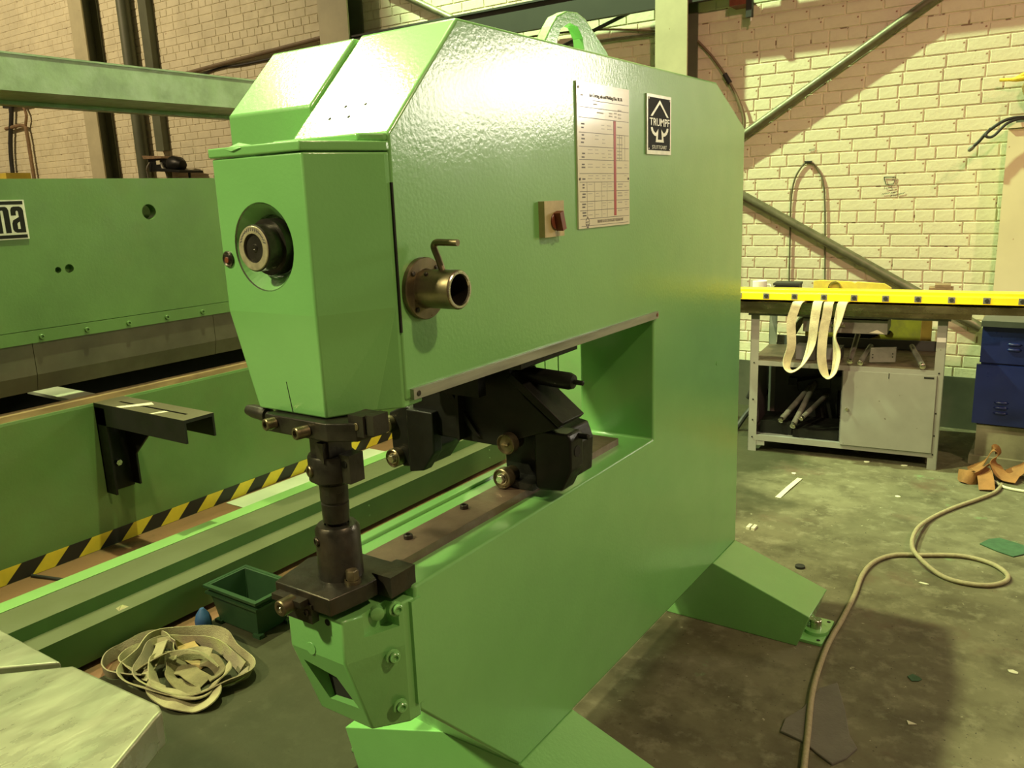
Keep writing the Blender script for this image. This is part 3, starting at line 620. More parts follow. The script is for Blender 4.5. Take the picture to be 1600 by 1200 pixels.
# ---- lower die holder
DP = prism('die_plate', [(-.198, .922), (-.050, .922), (-.036, 1.000), (-.036, 1.03), (-.055, 1.04), (-.055, 1.10), (-.19, 1.10), (-.224, 1.03)], 'z', .868, .902, M['steel'], NM, b=.0025)
box('plate_clamp', -.058, -.010, 1.040, 1.110, .862, .904, M['steel'], DP, b=.003)
box('plate_lip', -.186, -.108, .902, .9225, .878, .890, M['steel'], DP, b=.0015)
box('lip_block', -.172, -.098, .918, .935, .842, .879, M['steel'], DP, b=.002)
DH = lathe('die_holder', (-.112, 1.012, .900), (0, 0, 1), [(0, 0), (0, .0440), (.004, .0430), (.098, .0425), (.106, .037), (.107, .024), (.102, .023), (.102, 0)], M['steel'], NM, seg=40)
socket('die_screw', (-.1265, .9725, .980), (-.36, -.93, 0), .0095, .0045, M['steel'], DH)
hexbolt('plate_bolt', (-.188, 1.050, .902), (0, 0, 1), .0115, .034, M['bronze'], DP)
hexbolt('plate_bolt', (-.064, .995, .902), (0, 0, 1), .0125, .026, M['bronze'], DP)
KS = lathe('knurled_screw', (-.140, .925, .879), (0, -1, 0), [(0, 0), (0, .008), (.012, .008), (.012, .0155), (.042, .0155), (.044, .0135), (.044, .008), (.040, .006), (.040, 0)], M['bronze'], NM, seg=26)
cyl('slot_dot', (-.140, .884, .879), (-.140, .8805, .879), .0035, M['bright'], KS, seg=8)
socket('lip_screw', (-.112, .918, .862), (0, -1, 0), .007, .003, M['steel'], DP)
lathe('eccentric_roller', (-.036, 1.022, .838), (.8, -.6, 0), [(0, 0), (0, .0135), (.014, .0135), (.016, .010), (.016, 0)], G, NM, seg=20)
# ---- upper tool clamp and ram
TC = prism('tool_clamp', [(-.222, .958), (-.060, .958), (-.010, .985), (.0, 1.05), (-.222, 1.05)], 'z', 1.188, 1.222, M['steel'], NM, b=.003)
box('clamp_end', -.030, .006, .985, 1.030, 1.198, 1.236, M['steel'], TC, b=.003)
box('clamp_key', .007, .026, .990, 1.028, 1.202, 1.238, M['steel'], TC, b=.003)
for x, z, dy in ((-.196, 1.207, .020), (-.108, 1.203, .026)):
    socket('clamp_screw', (x, .958, z), (-.15, -1, 0), .0115, dy, M['bronze'], TC)
cyl('end_screw', (-.012, .9850, 1.216), (-.012, .9835, 1.216), .007, M['bronze'], TC, seg=14)
lathe('clamp_handle', (-.222, .990, 1.206), (-1, 0, .06), [(-.03, 0), (-.03, .009), (.028, .009), (.030, .0145), (.070, .0135), (.088, .010), (.096, 0)], M['steel'], TC, seg=20)
RM = box('ram_stem', -.136, -.086, .985, 1.042, 1.135, 1.19, M['steel'], NM, b=.006)
box('ram_key', -.108, -.090, .974, .986, 1.138, 1.176, M['steel'], RM, b=.003)
CO = lathe('tool_collar', (-.113, 1.015, 1.090), (0, 0, 1), [(0, 0), (0, .034), (.008, .0450), (.052, .0450), (.056, .0425), (.056, 0)], M['steel'], NM, seg=40)
socket('collar_screw', (-.127, .9745, 1.119), (-.30, -.95, 0), .0115, .006, M['bronze'], CO)
box('collar_lug', -.076, -.050, .998, 1.034, 1.098, 1.152, M['steel'], CO, b=.006)
cyl('lug_pin', (-.063, .998, 1.134), (-.063, .9965, 1.134), .007, M['hole'], CO, seg=12)
lathe('punch', (-.112, 1.012, .999), (0, 0, 1), [(0, 0), (0, .0185), (.012, .0185), (.014, .0255), (.050, .0262), (.0515, .0235), (.0545, .0235), (.056, .0268), (.088, .0268), (.092, .022), (.092, 0)], M['steel'], NM, seg=36)
# ---- black carriage hanging under the arm
K = M['black']
CA = prism('carriage', [(-.40, .992), (-.14, .990), (-.13, .990), (-.12, 1.005), (.028, 1.058), (-.065, 1.128), (-.105, 1.17), (-.125, 1.246), (-.385, 1.246), (-.43, 1.13), (-.425, 1.02)], 'y', 1.60, 1.635, K, NM, b=.004)
prism('top_plate', [(-.30, 1.50), (-.02, 1.52), (-.03, 1.80), (-.30, 1.80)], 'z', 1.212, 1.236, K, CA, b=.003)
prism('flange', [(-.115, 1.168), (.030, 1.062), (.044, 1.075), (-.100, 1.185)], 'y', 1.595, 1.70, K, CA, b=.003)
prism('gusset', [(-.37, 1.19), (-.215, 1.01), (-.20, 1.01), (-.35, 1.20)], 'y', 1.590, 1.602, K, CA, b=.002)
box('rib', -.256, -.248, 1.57, 1.602, 1.0, 1.21, K, CA, b=.002)
box('front_hanger', -.36, -.14, 1.515, 1.545, 1.135, 1.24, K, CA, b=.003)
# left roller head
prism('roller_head', [(-.515, 1.035), (-.46, 1.06), (-.37, 1.05), (-.355, .955), (-.40, .895), (-.475, .885), (-.51, .93)], 'y', 1.60, 1.72, K, CA, b=.005)
prism('cheek', [(-.43, 1.06), (-.34, 1.06), (-.34, .95), (-.38, .895), (-.43, .885)], 'y', 1.575, 1.61, K, CA, b=.004)
# right roller head
prism('roller_head', [(-.175, 1.03), (-.11, 1.06), (.02, 1.04), (.035, 1.00), (.03, .915), (-.03, .895), (-.17, .90)], 'y', 1.66, 1.76, K, CA, b=.006)
prism('end_plate', [(-.045, 1.045), (.05, 1.045), (.058, 1.03), (.058, .955), (.03, .90), (-.03, .893), (-.045, .90)], 'y', 1.605, 1.665, K, CA, b=.005)
cyl('end_hole', (.0585, 1.635, .998), (.0592, 1.635, .998), .014, M['hole'], CA, seg=18, b=.0003)
cyl('pin', (.05, 1.65, 1.032), (.082, 1.65, 1.033), .007, K, CA, seg=10)
box('carriage_shoe', -.155, -.05, 1.60, 1.70, .888, .905, K, CA, b=.003)
def roller(x, z, y, r, bolt):
    R_ = lathe('guide_roller', (x, y, z), (0, -1, 0), [(-.03, 0), (-.03, r*.8), (0, r*.8), (0, r), (.022, r), (.024, r*.9), (.018, r*.78), (.018, r*.5), (.018, 0)], M['bronze'], CA, seg=26)
    if bolt: hexbolt('roller_bolt', (x, y-.018, z), (0, -1, 0), r*.46, .014, M['bright'], R_)
    else: box('roller_slot', x-r*.35, x+r*.35, y-.026, y-.017, z-.002, z+.002, M['bright'], R_, b=0)
roller(-.492, .912, 1.60, .026, True); roller(-.512, 1.004, 1.60, .024, False)
roller(-.128, .914, 1.60, .026, True); roller(-.112, 1.006, 1.60, .026, False)
HD = lathe('carriage_handle', (-.20, 1.645, 1.178), (1, 0, -.05), [(0, 0), (0, .014), (.05, .017), (.10, .020), (.235, .021), (.247, .017), (.249, .006), (.272, .006), (.276, 0)], K, CA, seg=22)
for i in range(6): cyl('spring_coil', (-.165+.016*i, 1.70, 1.206), (-.157+.016*i, 1.70, 1.206), .011, K, CA, seg=12)
hexbolt('carriage_nut', (-.155, 1.51, 1.19), (0, -1, 0), .009, .016, M['bright'], CA)
# ================================================================== press brake along the left
XB = -2.784
PB = thing('press_brake', (XB-.2, 2.5, 0), 'long dark green press brake running along the left side', 'machine')
BG = M['brake_green']
YA, YB = -.4, 4.75
RB = box('ram_panel', XB-.05, XB, YA, YB, 1.102, 1.752, BG, PB, b=.004)
cb = bmesh.new(); bm_lathe(cb, (XB-.1, 2.403, 1.592), (1, 0, 0), [(0, 0), (0, .037), (.2, .037), (.2, 0)], 32); cut(RB, cb)
for y, z, r in ((1.921, 1.352, .014), (1.972, 1.354, .020)):
    cb = bmesh.new(); bm_lathe(cb, (XB-.035, y, z), (1, 0, 0), [(0, 0), (0, r), (.1, r), (.1, 0)], 24); cut(RB, cb)
CS = box('clamp_strip', XB-.03, XB+.004, YA, YB, 1.044, 1.099, BG, PB, b=.003)
for i in range(22):
    y = 1.799+.2075*(i-8)
    if YA < y < YB: socket('clamp_bolt', (XB+.004, y, 1.068), (1, 0, -.0), .0115, .010, BG, CS)
for y0, y1 in ((YA, .68), (.682, 1.76), (1.762, 2.70), (2.702, 3.75), (3.752, YB)):
    prism('punch_section', [(XB-.035, 1.044), (XB-.010, 1.044), (XB-.010, .90), (XB-.030, .825), (XB-.046, .825), (XB-.046, 1.0)], 'y', y0, y1, M['punch'], PB, b=.001)
box('bed_panel', XB-.06, XB, YA, YB, 0, .705, BG, PB, b=.004)
box('bed_edge', XB-.05, XB-.004, YA, YB, .7055, .716, M['trough'], PB, b=.002)
box('bed_rail', XB-.085, XB-.012, YA, YB, .7165, .742, M['rust'], PB, b=.002)
box('back_panel', XB-.75, XB-.69, YA, YB, 0, .70, M['black'], PB, b=.003)
box('back_beam', XB-.42, XB-.36, YA, YB, .93, 1.752, BG, PB, b=.003)
for y0 in (1.25, 1.98): box('gauge_bar', XB-.62, XB-.10, y0, y0+.13, .700, .716, M['pale'], PB, b=.002)
for y0 in (YA-.08, YB): prism('side_frame', [(XB-.9, 0), (XB+.02, 0), (XB+.02, .60), (XB-.35, .68), (XB-.35, 1.0), (XB-.02, 1.05), (XB-.02, 2.10), (XB-.9, 2.10)], 'x' if False else 'y', y0, y0+.08, BG, PB, b=.004)
# overhead box beam tying the side frames
OB = box('top_beam', XB-.42, XB, YA-.08, YB+.08, 2.114, 2.262, M['beam_green'], PB, b=.004)
box('beam_cap', XB-.42, XB+.004, YA-.08, YB+.08, 2.262, 2.270, M['beam_green'], OB, b=.002)
box('beam_lip', XB-.40, XB-.33, YA, YB, 2.096, 2.1135, M['beam_green'], OB, b=.003)
# maker's plate
NP = box('makers_plate', XB, XB+.006, .95, 1.818, 1.498, 1.664, M['platesilver'], PB, b=.001)
for z0, z1 in ((1.503, 1.5175), (1.6445, 1.659)): box('plate_bar', XB+.006, XB+.0068, .955, 1.811, z0, z1, M['plateblack'], NP, b=0)
def letter(name, pts): return prism(name, pts, 'x', XB+.006, XB+.0072, M['plateblack'], NP, b=0)
y0, z0, h = 1.727, 1.526, .110
def LT(u, w, o, pts): return [(o+w*a, z0+h*b) for a, b in pts]
letter('letter_n', LT(0, .055, 1.693, [(0, 0), (.38, 0), (.38, .83), (.42, .86), (.55, .86), (.60, .83), (.60, 0), (1, 0), (1, .86), (.92, .96), (.80, 1), (0, 1)]))
letter('letter_a', LT(0, .053, 1.755, [(1, 0), (.30, 0), (.12, .04), (.02, .13), (.02, .36), (.12, .48), (.60, .60), (.60, .80), (.54, .84), (.46, .84), (.40, .80), (.40, .66), (.02, .66), (.02, .86), (.12, .97), (.28, 1), (.72, 1), (.90, .96), (1, .86)]))
prism('letter_gap', LT(0, .053, 1.755, [(.40, .14), (.60, .14), (.60, .42), (.46, .38), (.40, .34)]), 'x', XB+.0072, XB+.0078, M['platesilver'], NP, b=0)
# hazard tape
HT = box('hazard_tape', XB, XB+.002, 1.20, YB, .002, .076, M['tapeblack'], PB, b=0)
for i in range(-2, 15):
    y = 1.587+.2155*i
    if y+.19 < YB: prism('tape_stripe', [(y, .002), (y+.104, .002), (y+.181, .076), (y+.077, .076)], 'x', XB+.002, XB+.0026, M['tapeyellow'], HT, b=0)
# support arm bolted to the bed
AR = thing('tmp', (0, 0, 0), None, None); bpy.data.objects.remove(AR)
SA = boxes('support_arm', [(XB+.0, -2.075, 1.985, 2.135, .705, .720), (XB, -2.075, 1.985, 1.995, .615, .705), (XB, -2.075, 2.125, 2.135, .615, .705)], M['dustyblack'], PB)
cb = bmesh.new(); bm_box(cb, XB+.10, -2.16, 2.052, 2.066, .60, .80); cut(SA, cb)
boxes('arm_upright', [(XB+.002, XB+.012, 1.985, 2.125, .270, .70), (XB+.002, XB+.085, 1.985, 1.995, .270, .70), (XB+.002, XB+.075, 2.115, 2.125, .285, .70)], K, PB)
prism('arm_gusset', [(XB+.07, .545), (XB+.075, .44), (XB+.33, .66), (XB+.23, .66)], 'y', 2.113, 2.124, K, PB, b=.001)
for z in (.60, .405): cyl('arm_bolt', (XB+.012, 2.055, z), (XB+.026, 2.055, z), .017, M['bright'], PB, seg=6, b=.002)
prism('paint_splash', [(-2.60, 1.990), (-2.56, 1.988), (-2.47, 2.10), (-2.52, 2.12)], 'z', .720, .7206, M['litter'], PB, b=0)
prism('paint_splash', [(-2.33, 1.99), (-2.31, 1.99), (-2.28, 2.05), (-2.31, 2.05)], 'z', .720, .7206, M['litter'], PB, b=0)

# ================================================================== shallow green trough on the floor
TR = thing('steel_plinth', (-1.97, 2.0, 0), 'long low stepped green steel plinth beside the hazard taped press brake', 'plinth')
Ta, Tb = -.2, 3.95
box('front_step', -1.893, -1.79, Ta, Tb, .022, .153, M['dusty'], TR, b=.003)
box('rear_step', -2.072, -1.893, Ta, Tb, .022, .205, M['dusty'], TR, b=.012, seg=4)
box('rear_strip', -2.155, -2.073, Ta, Tb, .022, .207, M['clean'], TR, b=.003)
for y in (.2, 1.2, 2.2, 3.2, 3.85): box('foot_pad', -2.13, -1.83, y-.05, y+.05, 0, .022, M['black'], TR, b=.002)
for y in (2.75, 3.78):
    for z in (.125, .075): cyl('rivet', (-1.79, y, z), (-1.787, y, z), .006, M['trough'], TR, seg=10)
tag(poly3('dirt_clod', [(-1.84, 1.455, .153), (-1.81, 1.45, .153), (-1.81, 1.49, .153), (-1.845, 1.485, .153), (-1.828, 1.465, .162), (-1.832, 1.478, .160)], [(0, 1, 4), (1, 2, 5, 4), (2, 3, 5), (3, 0, 4, 5), (0, 3, 2, 1)], M['webdirty']), 'small clod of dirt on the lower step of the green plinth', 'dirt')
tag(box('pale_sheet', -2.76, -2.33, 2.62, 3.75, 0, .004, M['pale'], b=.001), 'pale flat sheet on the floor under the hazard tape', 'sheet')
tag(tube('floor_cable', [(-2.77, 1.58, .006), (-2.6, 1.63, .006), (-2.45, 1.66, .006), (-2.31, 1.67, .006)], .008, M['blackrubber']), 'short black cable crossing the reddish floor below hazard tape', 'cable')
# green cabinet seen through the throat
GC = thing('green_cabinet', (-1.66, 4.65, 0), 'green upright cabinet glimpsed through the throat of the machine', 'cabinet')
box('carcass', -2.30, -1.58, 4.62, 5.2, 0, 1.40, BG, GC, b=.004)
for a, b_ in ((-2.28, -1.99), (-1.975, -1.905), (-1.895, -1.80), (-1.79, -1.60)): box('door_panel', a, b_, 4.605, 4.62, .06, 1.38, M['trough'], GC, b=.003)
cyl('knob', (-1.62, 4.605, .75), (-1.62, 4.585, .75), .012, M['bright'], GC)
tag(tube('striped_pole', [(-1.535, 4.75, 0), (-1.535, 4.75, 1.35)], .018, M['wood'], smooth=False), 'thin brown pole standing beside the cabinet behind the throat', 'pole')

# ================================================================== greasy cast table, bottom left corner
TA = thing('cast_table', (-.35, .25, 0), 'greasy slotted metal machine table at the bottom left corner', 'table')
zt = .90
pA = [(-.250, .562), (-.035, .572), (-.017, .566), (-.010, .55), (.10, .355), (.10, -.35), (-1.5, -.35), (-.62, .222)]
prism('table_plate', pA, 'z', zt-.055, zt, M['table'], TA, b=.005, seg=3)
pB = [(-.277, .556), (-1.7, .553), (-1.5, -.31), (-.62, .264)]
prism('table_plate', pB, 'z', zt-.055, zt, M['table'], TA, b=.003)
box('slot_floor', -.60, -.10, .10, .50, zt-.075, zt-.058, M['hole'], TA, b=.002)
box('pedestal', -.55, -.12, .08, .45, .03, zt-.076, M['brake_green'], TA, b=.01)
box('pedestal_base', -.60, -.07, .03, .50, 0, .03, M['brake_green'], TA, b=.005)

# ================================================================== things on the floor, left
BN = thing('parts_bin', (-1.54, 1.84, 0), 'dark green plastic parts bin on floor behind the nose of machine', 'bin')
def binring(x0, x1, y0, y1, z): return [(x0, y0, z), (x1, y0, z), (x1, y1, z), (x0, y1, z)]
V, F = rings([[p[:3] for p in binring(-1.66, -1.43, 1.765, 1.90, .006)], binring(-1.685, -1.395, 1.742, 1.925, .165), binring(-1.676, -1.404, 1.751, 1.916, .165), binring(-1.652, -1.438, 1.773, 1.892, .012)])
poly3('tub', V, F, M['bin'], BN, b=.002)
for k, z in enumerate((.156, .128)):
    e = .012-.004*k
    boxes('rim', [(-1.685-e, -1.395+e, 1.742-e, 1.743, z, z+.010), (-1.685-e, -1.395+e, 1.924, 1.925+e, z, z+.010), (-1.685-e, -1.684, 1.743, 1.924, z, z+.010), (-1.396, -1.395+e, 1.743, 1.924, z, z+.010)], M['bin'], BN, b=.001)
for x, y in ((-1.66, 1.765), (-1.43, 1.765), (-1.43, 1.90), (-1.66, 1.90)): box('foot', x-.02, x+.02, y-.012, y+.012, 0, .014, M['bin'], BN, b=.003)
tag(lathe('blue_bottle', (-1.675, 1.70, 0), (0, 0, 1), [(0, 0), (0, .030), (.035, .032), (.06, .025), (.085, .008), (.085, 0)], M['bluething'], seg=16), 'small blue plastic bottle beside the parts bin', 'bottle')
# coiled lifting sling
CS_ = thing('lifting_sling', (-1.5, 1.48, 0), 'dirty tan webbing sling coiled on the floor beside the stepped plinth', 'sling')
def strapring(c, rx, ry, a0, a1, seed, m, width=.045, z0=.004, lb=12, lf=62, n=26, wob=.09):
    rr_ = random.Random(seed); ph = [rr_.uniform(0, 6.28) for _ in range(4)]; pts, wd = [], []
    for i in range(n+1):
        a = math.radians(a0+(a1-a0)*i/n); k = 1+wob*math.sin(3*a+ph[0])+wob*.6*math.sin(5*a+ph[1])
        R_ = Vector((math.cos(a)*rx*k, math.sin(a)*ry*k, 0)); front = max(0, math.cos(a+.55))
        ln = math.radians(lb+(lf-lb)*front+14*math.sin(2*a+ph[2])); hz = .5*width*abs(math.cos(ln))+z0+.006*math.sin(4*a+ph[3])+.006
        pts.append((c[0]+R_.x, c[1]+R_.y, hz)); wd.append(Vector((0, 0, math.cos(ln)))+R_.normalized()*math.sin(ln))
    return ribbon('strap', pts, wd, m, CS_, width, .004, 3)
strapring((-1.475, 1.49), .245, .175, -20, 345, 1, M['webcoil'], .048)
strapring((-1.455, 1.475), .215, .140, 40, 395, 2, M['webdirty'], .044, .004, 20, 75)
strapring((-1.645, 1.425), .125, .120, 60, 330, 3, M['webdirty'], .046, .004, 10, 50, 18)
strapring((-1.625, 1.44), .090, .085, 10, 300, 4, M['webcoil'], .042, .004, 25, 70, 16)
strapring((-1.40, 1.445), .150, .105, 100, 420, 5, M['webcoil'], .044, .012, 30, 80, 20)
strapring((-1.41, 1.47), .095, .070, 0, 330, 6, M['webdark'], .050, .002, 55, 85, 16)
strapring((-1.34, 1.395), .115, .075, -150, 30, 7, M['webcoil'], .060, .004, 70, 84, 14)
ribbon('strap', [(-1.60, 1.36, .012), (-1.555, 1.40, .05), (-1.50, 1.46, .078), (-1.43, 1.51, .070), (-1.36, 1.54, .020)], [(.6, -.7, .5)]*5, M['webcoil'], CS_, .045, .004)
ribbon('strap', [(-1.70, 1.52, .012), (-1.64, 1.50, .05), (-1.585, 1.46, .066), (-1.545, 1.40, .040), (-1.53, 1.35, .012)], [(.7, .6, .3)]*5, M['webcoil'], CS_, .042, .004)
ribbon('strap', [(-1.62, 1.58, .012), (-1.56, 1.545, .030), (-1.50, 1.53, .030), (-1.43, 1.54, .012)], [(.2, 1, .2)]*4, M['hessian'], CS_, .070, .004)
ribbon('strap', [(-1.50, 1.45, .010), (-1.44, 1.46, .022), (-1.38, 1.45, .026), (-1.33, 1.46, .010)], [(.1, 1, .1)]*4, M['webdark'], CS_, .060, .004)

# ================================================================== work bench on the right
BA = .11044; BL = Vector((-.581, 4.86, 0)); BU = Vector((math.cos(BA), math.sin(BA), 0)); BV = Vector((-math.sin(BA), math.cos(BA), 0))
TB_ = Matrix(((BU.x, BV.x, 0, BL.x), (BU.y, BV.y, 0, BL.y), (0, 0, 1, 0), (0, 0, 0, 1)))
def b(o):
    """move a mesh built in bench coordinates to its place"""
    if o.parent is None: o.data.transform(TB_)
    else:
        L = rootloc(o.parent); o.data.transform(Matrix.Translation(L)); o.data.transform(TB_); o.data.transform(Matrix.Translation(-L))
    return o
def bp(u, v, w): return TB_ @ Vector((u, v, w))
g = M['benchgrey']; D = .62
WBn = thing('workbench', bp(.52, .31, 0), 'grey steel workbench with lower cupboard against the brick wall', 'workbench')
for u in (0, 1.002):
    for v in (0, D-.045):
        L_ = [(u, u+.05, v, v+.004, 0, .852), (u if u == 0 else u+.046, u+.004 if u == 0 else u+.05, v, v+.045, 0, .852)]
        o = b(boxes('leg', L_, g, WBn, b=.001))
b(box('bench_top', -.015, 1.065, -.01, D+.02, .852, .872, M['greygrime'], WBn, b=.003))
b(box('shelf', .004, 1.046, .004, D-.004, .555, .574, M['steel2'], WBn, b=.001)); b(box('shelf_edge', .05, 1.002, .0, .004, .545, .574, g, WBn, b=.001))
b(box('bottom_shelf', .004, 1.046, .004, D-.004, .085, .105, M['benchdark'], WBn, b=.001)); b(box('shelf_edge', .05, 1.002, .0, .004, .07, .106, g, WBn, b=.001))
b(box('back_panel', .004, 1.046, D-.006, D, .105, .555, M['benchdark'], WBn, b=0)); b(box('end_panel', .005, .009, .05, D-.05, .105, .555, M['benchdark'], WBn, b=0))
b(box('end_panel', 1.041, 1.045, .05, D-.05, .105, .555, g, WBn, b=0)); b(box('divider', .527, .533, .01, D-.01, .105, .545, M['benchdark'], WBn, b=0))
dr = b(box('cupboard_door', .535, 1.018, -.012, .002, .100, .546, g, WBn, b=.002))
b(cyl('door_knob', (.565, -.012, .319), (.565, -.026, .319), .009, M['bright'], dr, seg=14))
b(box('door_slot', .955, 1.005, -.0135, -.0118, .528, .538, M['hole'], dr, b=0)); b(box('hinge_mark', .775, .779, -.0135, -.0118, .515, .546, M['hole'], dr, b=0))
rv = random.Random(4)
for k in range(9): b(cyl('rust_spot', (.56+.44*rv.random(), -.0118, .12+.3*rv.random()), (.56+.0, -.0126, 0), .003, M['wood'], dr)) if False else None
dw = b(box('drawer', .30, .752, -.002, .30, .765, .842, M['greygrime'], WBn, b=.003))
b(box('drawer_pull', .45, .53, -.012, -.002, .80, .815, M['bright'], dw, b=.003)); b(prism('torn_label', [(.66, .772), (.74, .768), (.70, .79)], 'y', -.004, -.0025, M['litter'], dw, b=0))
for u in (.025, 1.027):
    for w in (.56, .33, .20, .09): b(cyl('leg_rivet', (u, -.0005, w), (u, -.003, w), .005, M['hole'], WBn, seg=8))
b(box('white_sticker', 1.004, 1.048, -.002, -.0003, .735, .760, M['mug'], WBn, b=0))
b(box('weld_lug', .05, .10, .002, .006, .04, .07, g, WBn, b=.001))
# long steel bars and yellow bar on the bench
def bar(name, label, cat, q, m, grp=None): return tag(b(box(name, *q, m, b=.010, seg=3)), label, cat, grp)
bar('steel_bar', 'rusty steel bar along the bench front, lowest of the stacked bars', 'bar', (-.30, 1.16, -.070, .10, .8725, .902), M['oldsteel'])
bar('steel_bar', 'polished long steel bar lying on the rusty one along bench', 'bar', (-.30, 2.1, -.078, .10, .9025, .940), M['oldsteel'])
YBr = thing('yellow_bar', bp(.8, .0, .945), 'long bright yellow bolted bar lying along the front of the bench', 'bar')
b(prism('bar_body', [(-.045, .951), (.07, .951), (.07, 1.012), (-.035, 1.012), (-.035, .994), (-.045, .990)], 'x', -.30, 2.1, M['yellow'], YBr, b=.002)) 
b(box('under_shadow_strip', -.30, 2.1, -.01, .09, .9475, .9510, M['black'], YBr, b=.001)); b(box('under_block', -.30, 2.1, .02, .09, .9405, .9475, M['black'], YBr, b=.001))  # black strip painted in as the shadow line beneath the yellow bar
for u in (-.068, .092, .252, .413, .573, .735, .896, 1.058, 1.222, 1.382, 1.545):
    b(box('bolt_seat', u-.017, u+.017, -.0465, -.040, .957, .990, M['benchdark'], YBr, b=.001)); b(cyl('bolt_head', (u, -.0465, .975), (u, -.056, .975), .011, M['blackrubber'], YBr, seg=12))
# hanging webbing slings
def hang(name, pts, wd, label):
    o = ribbon(name, [bp(*p) for p in pts], [TB_.to_3x3() @ Vector(w) for w in wd], M['web'], None, .050, .004, 8)
    return tag(o, label, 'sling', 'webbing slings hanging over the bench')
hang('hanging_sling', [(.295, .0, .9425), (.278, -.086, .944), (.262, -.094, .90), (.247, -.092, .83), (.253, -.092, .69), (.230, -.080, .60), (.236, -.086, .552), (.268, -.090, .540), (.318, -.086, .585), (.360, -.080, .70), (.374, -.092, .84), (.386, -.086, .944), (.392, .0, .9425)],
     [(1, .1, 0)]*4+[(1, .3, 0), (.9, .6, 0), (.5, 1, 0), (0, 1, .1), (-.5, .9, -.3), (-.9, .4, -.2)]+[(-1, .1, 0)]*3, 'pale webbing sling looped over the bench front, left one of two')
hang('hanging_sling', [(.446, .0, .9425), (.446, -.086, .944), (.440, -.094, .88), (.426, -.092, .78), (.422, -.092, .64), (.438, -.082, .55), (.466, -.090, .515), (.494, -.086, .56), (.502, -.080, .66), (.486, -.092, .76), (.500, -.092, .85), (.518, -.086, .944), (.526, .0, .9425)],
     [(1, .1, 0)]*4+[(1, .3, 0), (.8, .7, 0), (0, 1, .1), (-.7, .8, 0), (-.9, .5, 0), (-.35, .9, 0), (-.8, .5, 0), (-1, .1, 0), (-1, 0, 0)], 'pale webbing sling hanging lowest over the bench front, right one of two')
# items on the bench top
MG = thing('mug', bp(-.02, .32, .872), 'white china mug on the bench beside the green machine', 'mug')
b(lathe('cup', (-.02, .32, .872), (0, 0, 1), [(0, 0), (0, .038), (.15, .045), (.152, .043), (.148, .041), (.01, .034), (.01, 0)], M['mug'], MG, seg=26))
b(tube('cup_handle', [(.022, .32, 1.00), (.045, .32, .995), (.052, .32, .96), (.042, .32, .93), (.020, .32, .925)], .006, M['mug'], MG, n=5))
BT = thing('black_toolbox', bp(.145, .33, .872), 'low black box on the bench behind the yellow bar', 'box')
b(prism('case', [(.065, .872), (.225, .872), (.225, 1.0), (.085, 1.0), (.065, .985)], 'y', .28, .40, M['blackrubber'], BT, b=.004)); b(box('lid', .070, .228, .275, .405, 1.0, 1.014, M['blackrubber'], BT, b=.003))
YP = thing('yellow_guard', bp(.52, .35, .872), 'worn yellow metal guard with a round ring lying behind the yellow bar', 'guard')
b(prism('plate', [(.30, .872), (.30, 1.024), (.34, 1.030), (.52, 1.022), (.535, 1.014), (.55, 1.022), (.70, 1.014), (.74, .99), (.74, .872)], 'y', .34, .36, M['oldyellow'], YP, b=.002))
b(lathe('ring', (.425, .338, .99), (0, -1, 0), [(0, .030), (0, .036), (.02, .036), (.02, .030), (0, .030)], M['bright'], YP, seg=26))
BRK = thing('brick_stack', bp(1.03, .30, .872), 'brown bricks stacked on the right end of the bench', 'bricks')
b(box('brick', .93, 1.06, .24, .34, .872, .95, M['wood'], BRK, b=.004)); b(box('brick', .94, 1.065, .24, .34, .951, 1.005, M['wood'], BRK, b=.004)); b(box('brick', .97, 1.05, .24, .33, 1.006, 1.022, M['wood'], BRK, b=.003))
# items on the middle shelf
YM = thing('yellow_board', bp(.6, .70, 0), 'yellow and orange board with black cut-outs standing behind the bench', 'board')
b(prism('yellow_sheet', [(.212, 0), (.212, .656), (.40, .662), (.53, .66), (.70, .70), (.742, .76), (.905, .77), (.90, 0)], 'y', .695, .71, M['oldyellow'], YM, b=.001))
b(prism('orange_sheet', [(.9055, .77), (.965, .77), (.975, 0), (.9005, 0)], 'y', .695, .71, M['orange'], YM, b=.001))
b(prism('black_cutout', [(.42, .652), (.64, .70), (.66, .64), (.50, .575), (.38, .62)], 'y', .690, .6945, M['black'], YM, b=.001)); b(prism('black_cutout', [(.675, .685), (.735, .675), (.725, .65), (.69, .655)], 'y', .690, .6945, M['black'], YM, b=.001))
b(box('shelf_upstand', .05, 1.0, D-.03, D-.02, .5745, .635, M['benchdark'], WBn, b=.001))
GP = tag(b(prism('grey_plate', [(.66, .580), (.80, .590), (.80, .675), (.665, .665)], 'y', .10, .13, M['greygrime'], b=.002)), 'small grey drilled plate leaning among the rods on the middle shelf', 'plate')
for u, w in ((.678, .61), (.678, .628), (.783, .62), (.783, .638)): b(cyl('drill_hole', (u, .0995, w), (u, .0985, w), .004, M['hole'], GP, seg=8))
RODL = ['dark steel rod with bright end on middle shelf, left of a close pair', 'brown steel rod on middle shelf, right of a close pair', 'bright ended rod lying askew on the right of the middle shelf',
        'bright ended rod at the lower left of the bottom shelf', 'longest bright ended rod leaning on the bottom shelf', 'short rod end just right of the longest on the bottom shelf']
